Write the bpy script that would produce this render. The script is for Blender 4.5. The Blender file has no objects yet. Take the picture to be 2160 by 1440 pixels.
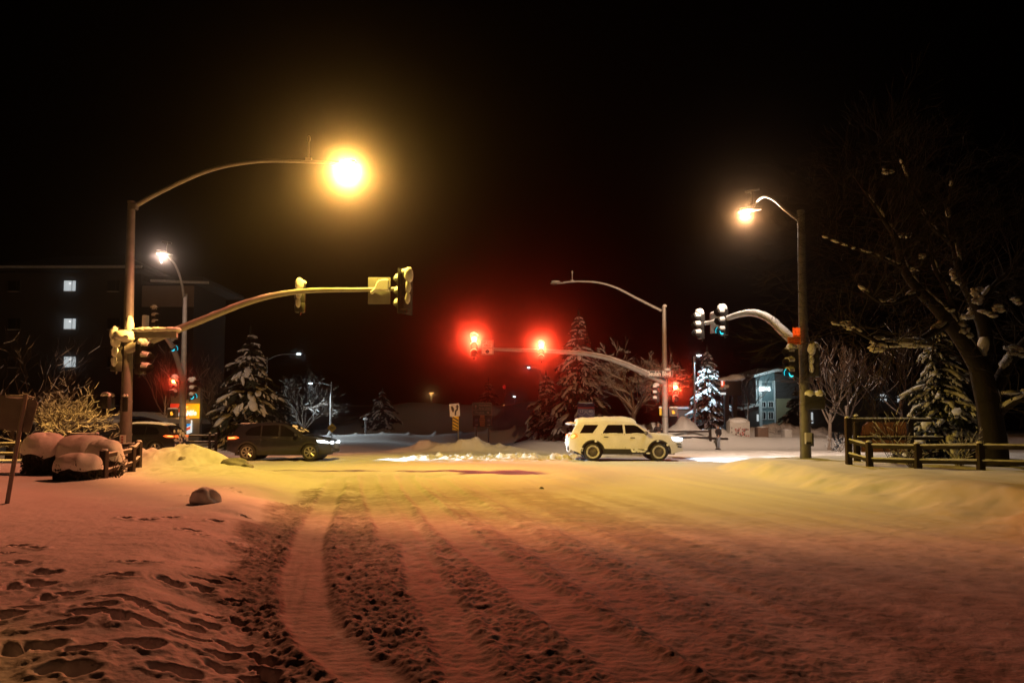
import bpy, bmesh, math, random
import numpy as np
from mathutils import Vector, Matrix

SC = bpy.context.scene
COL = SC.collection
PI = math.pi
R = math.radians
random.seed(7)

# ------------------------------------------------------------------ camera
PITCH = R(3.433)
CAM_Z = 1.5
cd = bpy.data.cameras.new('camera')
cam = bpy.data.objects.new('camera', cd)
COL.objects.link(cam)
SC.camera = cam
cd.lens = 25
cd.sensor_width = 36
cd.shift_y = 90 / 2160
cd.clip_end = 3000
cam.location = (0, 0, CAM_Z)
cam.rotation_euler = (R(90) + PITCH, 0, 0)


def P(px, py, d):
    """World point seen at photo pixel (px, py) at distance d along the road."""
    u = (px - 1080) / 1500
    v = (810 - py) / 1500
    dy = math.cos(PITCH) - v * math.sin(PITCH)
    dz = math.sin(PITCH) + v * math.cos(PITCH)
    t = d / dy
    return Vector((u * t, d, CAM_Z + dz * t))


def G(px, py, z=0.0):
    u = (px - 1080) / 1500
    v = (810 - py) / 1500
    dy = math.cos(PITCH) - v * math.sin(PITCH)
    dz = math.sin(PITCH) + v * math.cos(PITCH)
    t = (z - CAM_Z) / dz
    return (u * t, dy * t)


# ------------------------------------------------------------------ materials
def pbr(name, col, rough=.7, metal=0., vary=.0, scale=8., bump=0., bscale=60., coat=0., spec=.5):
    m = bpy.data.materials.new(name)
    m.use_nodes = True
    nt = m.node_tree
    b = nt.nodes['Principled BSDF']
    b.inputs['Base Color'].default_value = (*col, 1)
    b.inputs['Roughness'].default_value = rough
    b.inputs['Metallic'].default_value = metal
    b.inputs['Specular IOR Level'].default_value = spec
    if coat:
        b.inputs['Coat Weight'].default_value = coat
    tc = nt.nodes.new('ShaderNodeTexCoord')
    if vary:
        n = nt.nodes.new('ShaderNodeTexNoise')
        n.inputs['Scale'].default_value = scale
        n.inputs['Detail'].default_value = 5
        nt.links.new(tc.outputs['Object'], n.inputs['Vector'])
        r = nt.nodes.new('ShaderNodeValToRGB')
        r.color_ramp.elements[0].position = .3
        r.color_ramp.elements[1].position = .7
        r.color_ramp.elements[0].color = (*[c * (1 - vary) for c in col], 1)
        r.color_ramp.elements[1].color = (*[min(1, c * (1 + vary)) for c in col], 1)
        nt.links.new(n.outputs['Fac'], r.inputs['Fac'])
        nt.links.new(r.outputs['Color'], b.inputs['Base Color'])
    if bump:
        n2 = nt.nodes.new('ShaderNodeTexNoise')
        n2.inputs['Scale'].default_value = bscale
        n2.inputs['Detail'].default_value = 6
        nt.links.new(tc.outputs['Object'], n2.inputs['Vector'])
        bp = nt.nodes.new('ShaderNodeBump')
        bp.inputs['Strength'].default_value = bump
        bp.inputs['Distance'].default_value = .02
        nt.links.new(n2.outputs['Fac'], bp.inputs['Height'])
        nt.links.new(bp.outputs['Normal'], b.inputs['Normal'])
    return m


def emi(name, col, strength):
    m = bpy.data.materials.new(name)
    m.use_nodes = True
    nt = m.node_tree
    b = nt.nodes['Principled BSDF']
    b.inputs['Base Color'].default_value = (*[min(.8, c) for c in col], 1)
    b.inputs['Emission Color'].default_value = (*col, 1)
    b.inputs['Emission Strength'].default_value = strength
    m.cycles.emission_sampling = 'NONE'
    return m


M = dict(
    snow=pbr('snow', (.80, .80, .80), .8, vary=.05, scale=2.5, bump=.35, bscale=25, spec=.25),
    snow_far=pbr('snow_on_branches', (.66, .66, .66), .9, vary=.1, scale=6, spec=.2),
    dirty_ice=pbr('dirty_ice', (.34, .32, .31), .75, vary=.35, scale=5, bump=.6, bscale=14),
    steel=pbr('galvanised_steel', (.36, .35, .34), .55, .25, vary=.12, scale=5),
    steel_dark=pbr('weathered_steel', (.17, .16, .155), .6, .2, vary=.2, scale=4),
    black=pbr('black_housing', (.018, .018, .018), .5, vary=.2),
    black_matte=pbr('black_matte', (.012, .012, .012), .8),
    lens_off=pbr('dark_lens', (.03, .02, .015), .25),
    wood=pbr('dark_fence_wood', (.024, .017, .014), .85, vary=.35, scale=12, bump=.5, bscale=40),
    bark=pbr('bark', (.018, .014, .012), .95, vary=.4, scale=10, bump=.6, bscale=30),
    bark_light=pbr('pale_bark', (.22, .17, .13), .95, vary=.3, scale=10),
    twig=pbr('twig_bark', (.05, .032, .024), .95, vary=.3, scale=4),
    needle=pbr('spruce_needles', (.020, .028, .020), .85, vary=.4, scale=3),
    leaf=pbr('shrub_leaves', (.03, .035, .018), .85, vary=.4, scale=20),
    sign_white=pbr('sign_white', (.72, .72, .68), .5, vary=.06, scale=3),
    sign_black=pbr('sign_black', (.015, .015, .015), .5),
    sign_yellow=pbr('sign_yellow', (.75, .5, .03), .5),
    sign_green=pbr('sign_green', (.012, .05, .035), .5),
    sign_blue=pbr('sign_blue', (.03, .03, .09), .5),
    sign_red=pbr('sign_red', (.4, .05, .04), .5),
    sign_legend=pbr('sign_legend', (.45, .43, .41), .5),
    sign_grey=pbr('sign_back_aluminium', (.30, .30, .29), .5, .3, vary=.12, scale=4),
    paint_dark=pbr('dark_car_paint', (.020, .022, .036), .30, .3, vary=.18, scale=3, coat=.6),
    paint_black=pbr('black_car_paint', (.018, .018, .024), .3, .3, vary=.15, scale=3, coat=.6),
    paint_white=pbr('salted_white_car_paint', (.74, .71, .73), .45, vary=.08, scale=2.5, coat=.25),
    glass=pbr('tinted_glass', (.006, .006, .007), .12, coat=.3),
    plastic=pbr('black_plastic_trim', (.022, .021, .021), .7, vary=.3),
    tyre=pbr('tyre_rubber', (.022, .02, .02), .9, bump=.6, bscale=50),
    tyre_snow=pbr('snow_caked_tyre', (.5, .47, .43), .9, vary=.2, scale=8, bump=.5, bscale=30),
    rim=pbr('alloy_rim', (.42, .41, .4), .35, .7, vary=.15),
    rim_dark=pbr('dirty_alloy_rim', (.14, .12, .11), .5, .5, vary=.25),
    skin=pbr('skin', (.42, .26, .19), .6),
    hair=pbr('dark_hair', (.02, .014, .011), .7),
    jacket=pbr('dark_jacket', (.018, .015, .018), .85, vary=.25),
    jeans=pbr('faded_jeans', (.22, .25, .31), .9, vary=.2, scale=12),
    shoe=pbr('dark_shoe', (.02, .02, .02), .7),
    wall_hotel=pbr('hotel_stucco', (.075, .062, .054), .9, vary=.12, scale=.6),
    wall_tower=pbr('hotel_tower_stucco', (.03, .026, .024), .9, vary=.12, scale=.6),
    wall_beige=pbr('hotel_beige_panel', (.30, .22, .17), .9, vary=.08, scale=1),
    wall_teal=pbr('teal_siding', (.13, .20, .22), .8, vary=.1, scale=2),
    wall_tan=pbr('tan_siding', (.28, .25, .15), .8, vary=.1, scale=2),
    wall_dark=pbr('dark_wall', (.06, .055, .052), .9, vary=.25, scale=2),
    roof=pbr('dark_roof', (.05, .05, .05), .9),
    trim=pbr('white_trim', (.6, .62, .63), .7),
    concrete=pbr('bridge_concrete', (.20, .20, .19), .9, vary=.2, scale=.5),
    cabinet=pbr('grey_cabinet', (.52, .50, .47), .6, vary=.1, scale=3),
    cabinet_brown=pbr('brown_cabinet', (.16, .10, .07), .6, vary=.2, scale=5),
    cabinet_art=pbr('cabinet_wrap_red', (.34, .08, .07), .6, vary=.5, scale=4),
    cabinet_art2=pbr('cabinet_wrap_dark', (.05, .055, .04), .6, vary=.5, scale=4),
    board=pbr('rust_sign_board', (.46, .20, .09), .8, vary=.2, scale=2.5),
    orange=pbr('red_light_tint', (.85, .20, .03), .5, vary=.15, scale=20),  # orange base stands in for red signal light on the plates
    e_red=emi('red_signal_lit', (1, .42, .10), 14),
    e_red_glow=emi('red_signal_inner', (1, .10, .02), 1.6),
    e_green=emi('green_signal_lit', (.02, .75, 1), 1.2),
    e_hand=emi('orange_hand_lit', (1, .42, .03), 1.8),
    e_red_lit_snow=emi('red_lit_snow', (1, .13, .012), .55),  # emission stands in for red signal light on packed snow
    e_lamp=emi('lamp_lens_warm', (1, .78, .45), 14),
    e_lamp_cold=emi('lamp_lens_cold', (.82, .95, 1), 5),
    e_lamp_orange=emi('lamp_lens_orange', (1, .5, .15), 1.2),
    e_head=emi('headlight_lit', (.86, .95, 1), 6),
    e_tail=emi('tail_light_lit', (1, .13, .02), 1.6),
    e_tail_hot=emi('tail_lamp_hot', (1, .5, .12), 2.2),
    tail_off=pbr('tail_light_red', (.25, .02, .015), .25, coat=.4),
    e_win=emi('lit_window', (.78, .86, .88), .62),
    e_win_hot=emi('ceiling_lamp_in_window', (1, 1, 1), 1.2),
    e_white_sign=emi('white_lit_sign', (.8, .97, 1), 2.2),
    e_panel_white=emi('white_lit_panel', (.9, 1, .97), .85),
    e_blue=emi('blue_chevron_lit', (.03, .33, .75), .9),
    e_redchev=emi('red_chevron_lit', (.9, .10, .02), .85),
    e_dotred=emi('red_obstruction_light', (1, .02, .02), .25),
)


def lit_gradient(name):
    m = bpy.data.materials.new(name)
    m.use_nodes = True
    nt = m.node_tree
    b = nt.nodes['Principled BSDF']
    tc = nt.nodes.new('ShaderNodeTexCoord')
    sx = nt.nodes.new('ShaderNodeSeparateXYZ')
    nt.links.new(tc.outputs['Generated'], sx.inputs[0])
    cr = nt.nodes.new('ShaderNodeValToRGB')
    e = cr.color_ramp.elements
    e[0].position = .25
    e[0].color = (.72, .035, .012, 1)
    e[1].position = .95
    e[1].color = (1, .50, .0, 1)
    k = e.new(.55)
    k.color = (1, .24, .005, 1)
    nt.links.new(sx.outputs['X'], cr.inputs[0])
    nt.links.new(cr.outputs[0], b.inputs['Emission Color'])
    nt.links.new(cr.outputs[0], b.inputs['Base Color'])
    b.inputs['Emission Strength'].default_value = .85
    m.cycles.emission_sampling = 'NONE'
    return m


M['e_store'] = lit_gradient('orange_store_panel_lit')


# ------------------------------------------------------------------ object helpers
def root_of(o):
    while o.parent is not None:
        o = o.parent
    return o


def tag(o, label=None, cat=None, group=None, kind=None):
    if label:
        o['label'] = label
    if cat:
        o['category'] = cat
    if group:
        o['group'] = group
    if kind:
        o['kind'] = kind
    return o


def thing(name, loc, label, cat, group=None, rz=0):
    o = bpy.data.objects.new(name, None)
    o.empty_display_size = .2
    COL.objects.link(o)
    o.location = loc
    o.rotation_euler = (0, 0, rz)
    return tag(o, label, cat, group)


def ellipsoid(c, r, seg=10, rings=7, jit=0., rnd=random, M3=None):
    vs, fs = [], []
    for i in range(rings + 1):
        th = PI * i / rings
        n = 1 if i in (0, rings) else seg
        for j in range(n):
            ph = 2 * PI * j / seg
            k = 1 + (rnd.uniform(-jit, jit) if jit else 0)
            v = Vector((r[0] * math.sin(th) * math.cos(ph) * k, r[1] * math.sin(th) * math.sin(ph) * k, r[2] * math.cos(th) * k))
            if M3 is not None:
                v = M3 @ v
            vs.append(v + Vector(c))
    def idx(i, j):
        if i == 0:
            return 0
        if i == rings:
            return len(vs) - 1
        return 1 + (i - 1) * seg + j % seg
    for i in range(rings):
        for j in range(seg):
            a, b, c2, d = idx(i, j), idx(i + 1, j), idx(i + 1, j + 1), idx(i, j + 1)
            if i == 0:
                fs.append((a, b, c2))
            elif i == rings - 1:
                fs.append((a, b, d))
            else:
                fs.append((a, b, c2, d))
    return vs, fs


class MB:
    def __init__(s):
        s.V, s.F, s.I = [], [], []

    def add(s, vs, fs, mi=0, X=None):
        o = len(s.V)
        if X is not None:
            vs = [X @ Vector(v) for v in vs]
        s.V.extend([tuple(v) for v in vs])
        s.F.extend([tuple(i + o for i in f) for f in fs])
        s.I.extend([mi] * len(fs))
        return s

    def box(s, c, size, mi=0, X=None, bev=0.):
        hx, hy, hz = [k / 2 for k in size]
        if bev <= 0:
            vs = [Vector(c) + Vector((x * hx, y * hy, z * hz)) for z in (-1, 1) for y in (-1, 1) for x in (-1, 1)]
            fs = [(0, 2, 3, 1), (4, 5, 7, 6), (0, 1, 5, 4), (2, 6, 7, 3), (0, 4, 6, 2), (1, 3, 7, 5)]
            return s.add(vs, fs, mi, X)
        bm = bmesh.new()
        bmesh.ops.create_cube(bm, size=1)
        for v in bm.verts:
            v.co = Vector((v.co.x * size[0], v.co.y * size[1], v.co.z * size[2])) + Vector(c)
        bmesh.ops.bevel(bm, geom=bm.edges[:], offset=bev, segments=2, affect='EDGES', profile=.6)
        bm.verts.index_update()
        vs = [v.co.copy() for v in bm.verts]
        fs = [tuple(v.index for v in f.verts) for f in bm.faces]
        bm.free()
        return s.add(vs, fs, mi, X)

    def tube(s, pts, rad, n=8, mi=0, X=None, cap=True):
        pts = [Vector(p) for p in pts]
        if not isinstance(rad, (list, tuple)):
            rad = [rad] * len(pts)
        vs, fs = [], []
        prev = None
        for i, p in enumerate(pts):
            t = (pts[min(i + 1, len(pts) - 1)] - pts[max(i - 1, 0)])
            if t.length < 1e-9:
                t = Vector((0, 0, 1))
            t.normalize()
            if prev is None:
                a = Vector((0, 0, 1)) if abs(t.z) < .9 else Vector((1, 0, 0))
                e1 = t.cross(a).normalized()
            else:
                e1 = (prev - t * prev.dot(t))
                e1 = e1.normalized() if e1.length > 1e-6 else t.orthogonal().normalized()
            prev = e1
            e2 = t.cross(e1)
            for j in range(n):
                a = 2 * PI * j / n
                vs.append(p + (e1 * math.cos(a) + e2 * math.sin(a)) * rad[i])
        for i in range(len(pts) - 1):
            for j in range(n):
                a, b = i * n + j, i * n + (j + 1) % n
                fs.append((a, b, b + n, a + n))
        if cap:
            fs.append(tuple(range(n))[::-1])
            fs.append(tuple((len(pts) - 1) * n + j for j in range(n)))
        return s.add(vs, fs, mi, X)

    def cyl(s, c, axis, r, h, n=16, mi=0, X=None):
        a = Vector(axis).normalized() * (h / 2)
        return s.tube([Vector(c) - a, Vector(c) + a], r, n, mi, X)

    def ell(s, c, r, seg=10, rings=7, jit=0., mi=0, rnd=random, M3=None, X=None):
        vs, fs = ellipsoid(c, r, seg, rings, jit, rnd, M3)
        return s.add(vs, fs, mi, X)

    def prism(s, poly, o, ex, ey, th, mi=0, X=None):
        """2-D polygon extruded by th along ex x ey (front face at +)."""
        o, ex, ey = Vector(o), Vector(ex), Vector(ey)
        en = ex.cross(ey).normalized() * th
        n = len(poly)
        vs = [o + ex * p[0] + ey * p[1] for p in poly] + [o + ex * p[0] + ey * p[1] + en for p in poly]
        fs = [tuple(range(n))[::-1], tuple(range(n, 2 * n))]
        for i in range(n):
            j = (i + 1) % n
            fs.append((i, j, j + n, i + n))
        return s.add(vs, fs, mi, X)

    def build(s, name, mats, parent=None, world=True, smooth=40, flat=False):
        if not isinstance(mats, (list, tuple)):
            mats = [mats]
        me = bpy.data.meshes.new(name)
        V = s.V
        loc = None
        if parent is not None and world:
            off = root_of(parent).location
            V = [(v[0] - off.x, v[1] - off.y, v[2] - off.z) for v in V]
        elif parent is None:
            xs = [v[0] for v in V]
            ys = [v[1] for v in V]
            zs = [v[2] for v in V]
            loc = Vector(((min(xs) + max(xs)) / 2, (min(ys) + max(ys)) / 2, min(zs)))
            V = [(v[0] - loc.x, v[1] - loc.y, v[2] - loc.z) for v in V]
        me.from_pydata(V, [], s.F)
        for m in mats:
            me.materials.append(m)
        if len(mats) > 1:
            me.polygons.foreach_set('material_index', s.I)
        if not flat:
            me.polygons.foreach_set('use_smooth', [True] * len(me.polygons))
            me.set_sharp_from_angle(angle=R(smooth))
        me.update()
        o = bpy.data.objects.new(name, me)
        COL.objects.link(o)
        if loc is not None:
            o.location = loc
        if parent is not None:
            o.parent = parent
        return o


def text(body, size, org, mat, parent, name='lettering', ex=(1, 0, 0), ey=(0, 0, 1), sx=1., world=True, align='CENTER', shear=0., bold=0.):
    cu = bpy.data.curves.new('t', 'FONT')
    cu.body = body
    cu.size = size
    cu.align_x = align
    cu.align_y = 'CENTER'
    cu.extrude = .003
    cu.resolution_u = 3
    cu.shear = shear
    cu.offset = bold
    ob = bpy.data.objects.new('t', cu)
    COL.objects.link(ob)
    dg = bpy.context.evaluated_depsgraph_get()
    me = bpy.data.meshes.new_from_object(ob.evaluated_get(dg))
    bpy.data.objects.remove(ob)
    ex, ey = Vector(ex).normalized(), Vector(ey).normalized()
    en = ex.cross(ey)
    X = Matrix(((ex.x, ey.x, en.x, 0), (ex.y, ey.y, en.y, 0), (ex.z, ey.z, en.z, 0), (0, 0, 0, 1)))
    off = root_of(parent).location if (parent and world) else Vector((0, 0, 0))
    me.transform(Matrix.Translation(Vector(org) - off) @ X @ Matrix.Diagonal((sx, 1, 1, 1)))
    me.materials.clear()
    me.materials.append(mat)
    o = bpy.data.objects.new(name, me)
    COL.objects.link(o)
    if parent:
        o.parent = parent
    return o


def lamp(name, kind, loc, I, col, r=.08, direction=None, cone=60, blend=.8, ramp=None, aim=None, ramp2=None):
    l = bpy.data.lights.new(name, kind)
    l.energy = I * 4 * PI
    l.color = col
    l.shadow_soft_size = r
    o = bpy.data.objects.new(name, l)
    COL.objects.link(o)
    o.location = loc
    if direction is not None:
        o.rotation_euler = Vector(direction).to_track_quat('-Z', 'Y').to_euler()
    if kind == 'SPOT':
        l.spot_size = R(cone)
        l.spot_blend = blend
    if ramp:   # photometric distribution of the luminaire: colour/strength by angle from straight down
        big = max(max(c) for p, c in ramp)
        l.use_nodes = True
        nt = l.node_tree
        em = [n for n in nt.nodes if n.type == 'EMISSION'][0]
        g = nt.nodes.new('ShaderNodeNewGeometry')
        sx = nt.nodes.new('ShaderNodeSeparateXYZ')
        nt.links.new(g.outputs['Incoming'], sx.inputs[0])
        ma = nt.nodes.new('ShaderNodeMath')
        ma.operation = 'MULTIPLY'
        ma.inputs[1].default_value = -1
        nt.links.new(sx.outputs['Z'], ma.inputs[0])
        cr = nt.nodes.new('ShaderNodeValToRGB')
        nt.links.new(ma.outputs[0], cr.inputs[0])
        e = cr.color_ramp.elements
        for i, (pos, c) in enumerate(ramp):
            k = e[i] if i < 2 else e.new(pos)
            k.position = pos
            k.color = (*[v / big for v in c], 1)
        out = cr.outputs[0]
        if ramp2:
            dt = nt.nodes.new('ShaderNodeVectorMath')
            dt.operation = 'DOT_PRODUCT'
            nt.links.new(g.outputs['Incoming'], dt.inputs[0])
            dt.inputs[1].default_value = aim
            mp = nt.nodes.new('ShaderNodeMath')
            mp.operation = 'MULTIPLY_ADD'
            mp.inputs[1].default_value = .5
            mp.inputs[2].default_value = .5
            nt.links.new(dt.outputs['Value'], mp.inputs[0])
            c2 = nt.nodes.new('ShaderNodeValToRGB')
            nt.links.new(mp.outputs[0], c2.inputs[0])
            e2 = c2.color_ramp.elements
            b2 = max(max(c) for p, c in ramp2)
            for i, (pos, c) in enumerate(ramp2):
                k = e2[i] if i < 2 else e2.new((pos + 1) / 2)
                k.position = (pos + 1) / 2
                k.color = (*[v / b2 for v in c], 1)
            mm = nt.nodes.new('ShaderNodeVectorMath')
            mm.operation = 'MULTIPLY'
            nt.links.new(out, mm.inputs[0])
            nt.links.new(c2.outputs[0], mm.inputs[1])
            out = mm.outputs[0]
            big *= b2
        nt.links.new(out, em.inputs['Color'])
        em.inputs['Strength'].default_value = big
        l.color = (1, 1, 1)
    return o


def arc(pts, n=10):
    """Catmull-Rom through the points."""
    pts = [Vector(p) for p in pts]
    out = []
    for i in range(len(pts) - 1):
        p0, p1, p2, p3 = pts[max(i - 1, 0)], pts[i], pts[i + 1], pts[min(i + 2, len(pts) - 1)]
        for k in range(n):
            t = k / n
            out.append(.5 * ((2 * p1) + (p2 - p0) * t + (2 * p0 - 5 * p1 + 4 * p2 - p3) * t * t + (3 * p1 - p0 - 3 * p2 + p3) * t ** 3))
    out.append(pts[-1])
    return out

# ------------------------------------------------------------------ terrain
def sst(a, b, x):
    t = np.clip((x - a) / (b - a), 0, 1)
    return t * t * (3 - 2 * t)


_tab = np.random.RandomState(11).rand(65536)


def vnoise(x, y, seed=0):
    xi = np.floor(x).astype(np.int64)
    yi = np.floor(y).astype(np.int64)
    fx, fy = x - xi, y - yi
    u, v = fx * fx * fx * (fx * (fx * 6 - 15) + 10), fy * fy * fy * (fy * (fy * 6 - 15) + 10)

    def h(i, j):
        return _tab[((i * 73856093) ^ (j * 19349663) ^ (seed * 83492791)) & 65535]
    a, b, c, d = h(xi, yi), h(xi + 1, yi), h(xi, yi + 1), h(xi + 1, yi + 1)
    return ((a * (1 - u) + b * u) * (1 - v) + (c * (1 - u) + d * u) * v) * 2 - 1


def fbm(x, y, o=4, seed=0, g=.5):
    s, a, f = 0, 1, 1
    for k in range(o):
        s = s + a * vnoise(x * f + 17.3 * k, y * f - 9.1 * k, seed + k)
        a *= g
        f *= 2.03
    return s


XL = ([0, 4.2, 6, 7.5, 11, 15, 19, 22, 24.5, 26.5, 27.6, 400], [-.5, -1.25, -2.3, -2.75, -3.6, -4.3, -5.0, -6.4, -8.6, -13, -70, -200])
XR = ([0, 24, 26, 27.5, 29, 29.8, 400], [7.05, 7.1, 7.5, 9.0, 14, 70, 200])
MOUNDS = {  # ploughed heaps: (x, y, sx, sy, h)
    'plough': [(-10.5, 23.0, .75, .8, .36), (-9.8, 22.8, .6, .7, .25), (-11.25, 22.8, .8, .8, .28), (-12.1, 23.0, .8, .9, .26), (-9.1, 22.6, .55, .7, .17), (-10.8, 22.1, .9, .6, .12), (-9.5, 22.0, .8, .6, .08)],
    'median': [(-3.2, 42.0, 1.6, .9, .62), (-1.4, 41.8, 1.6, .9, .42), (-5.0, 43.0, 1.0, .7, .62), (-6.4, 42.6, 1.2, .8, .25), (.6, 41.6, 1.6, .8, .2)],
    'corner': [(12.3, 50.4, .95, 1.4, 1.35), (9.9, 50.5, 1.4, 1.4, .85), (14.6, 50.4, 1.0, 1.2, .55)],
    'cabinets': [(20.4, 53.5, 1.7, 1.6, .95), (18.0, 53.0, 1.3, 1.4, .55), (23.0, 53.2, 1.5, 1.5, .6)],
}


def track(pix):
    w = [G(a, b) for a, b in pix]
    w.sort(key=lambda p: p[1])
    return [p[1] for p in w], [p[0] for p in w]


TRACKS = [  # photo polylines of the tyre tracks laid on the ground plane, half width, sharpness
    (track([(712, 1012), (700, 1040), (668, 1095), (648, 1150), (638, 1200), (641, 1250), (664, 1310), (706, 1365), (772, 1415), (850, 1465)]), .19, 1.),
    (track([(772, 1000), (782, 1030), (800, 1070), (822, 1112), (836, 1140)]), .19, .8),
    (track([(808, 1000), (824, 1030), (848, 1075), (868, 1120), (880, 1165), (898, 1220), (925, 1280), (958, 1345), (1000, 1430), (1020, 1465)]), .15, .75),
    (track([(850, 1000), (872, 1035), (915, 1080), (962, 1130), (1030, 1180), (1105, 1232), (1180, 1285), (1260, 1340), (1360, 1410), (1430, 1465)]), .2, .9),
    (track([(905, 1000), (935, 1025), (985, 1060), (1080, 1120), (1200, 1190), (1320, 1262), (1450, 1340), (1600, 1440)]), .2, .55),
    (track([(960, 1000), (1010, 1030), (1100, 1072), (1230, 1125), (1400, 1200), (1600, 1290), (1800, 1380)]), .22, .35),
]
CHURN_L = track([(690, 1020), (672, 1042), (600, 1090), (540, 1160), (512, 1225), (530, 1300), (575, 1380), (590, 1440), (590, 1470)])
CHURN_R = track([(930, 1000), (1010, 1040), (1150, 1110), (1300, 1200), (1480, 1310), (1700, 1440), (1740, 1465)])
STREAK = track([(905, 1000), (935, 1025), (985, 1060), (1080, 1120), (1200, 1190), (1320, 1262), (1450, 1340), (1600, 1440)])

_fp = [(950, 395, 1.25, -.5), (810, 385, .8, 0), (1240, 460, 1, -.25), (1320, 482, .7, -.1), (1500, 490, .85, -.2), (100, 580, 1, .1), (230, 595, 1, -.2), (20, 635, 1, 0), (130, 715, 1, -.7), (280, 778, 1.2, -.4), (920, 695, 1, .2), (1040, 675, .9, .2),
       (1220, 680, 1, .1), (1500, 695, 1, .2), (1340, 735, 1.1, 0), (1100, 795, 1, 0), (770, 805, 1.2, .15), (1320, 780, 1, 0), (240, 850, 1.3, -.5), (70, 880, 1, -.8), (440, 920, 1, 0), (290, 945, 1, -.9), (1150, 920, 1.3, .1), (1390, 900, .8, .2), (1540, 915, .9, -.8),
       (840, 965, 1.5, -.3), (190, 1030, 1.4, 0), (60, 1085, 1.4, -.2), (340, 1160, 1.5, .5), (520, 1080, 1.5, -.1), (1000, 1000, 1.3, -.2), (1200, 1020, 1.1, -.4), (1330, 975, 1.1, -.1), (760, 1095, 1.2, -.6), (900, 1095, 1.2, 0), (1250, 1110, 1.2, .1), (1430, 1170, 1.2, -.2),
       (1500, 1085, 1.5, -.4), (1700, 1150, 1.3, -.7), (920, 1235, 1.7, .25), (1430, 1240, 1.7, -.2), (1720, 1230, 1.3, -.6), (70, 1310, 1.7, -.8), (430, 1405, 2, 0), (1750, 1290, 1, 0), (620, 1030, 1, 0), (1640, 1310, 1.2, -.7), (1560, 800, .8, .3), (1180, 1330, 1.2, .1),
       (560, 1300, 1.0, .4), (240, 1290, 1.1, -.3), (700, 960, .9, .2), (1650, 960, .9, -.2), (1100, 380, 1.1, -.1), (1400, 400, 1., -.1), (1600, 330, .9, -.3), (1200, 240, .6, 0), (1480, 205, .8, -.2), (1550, 215, .5, 0), (930, 145, .6, 0), (1050, 155, .6, 0)]
_rf = random.Random(5)
FEET = []
for fx, fy, s, a in _fp:
    X, Y = G(fx / 3.086, 980 + fy / 3.086, .12)
    s = min(s, 1.15)
    FEET.append((X, Y, .112 * s * _rf.uniform(.8, 1.15), .066 * s * _rf.uniform(.8, 1.2), a + _rf.uniform(-.25, .25), .13 * (.6 + .4 * s) * _rf.uniform(.6, 1.1)))


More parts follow.
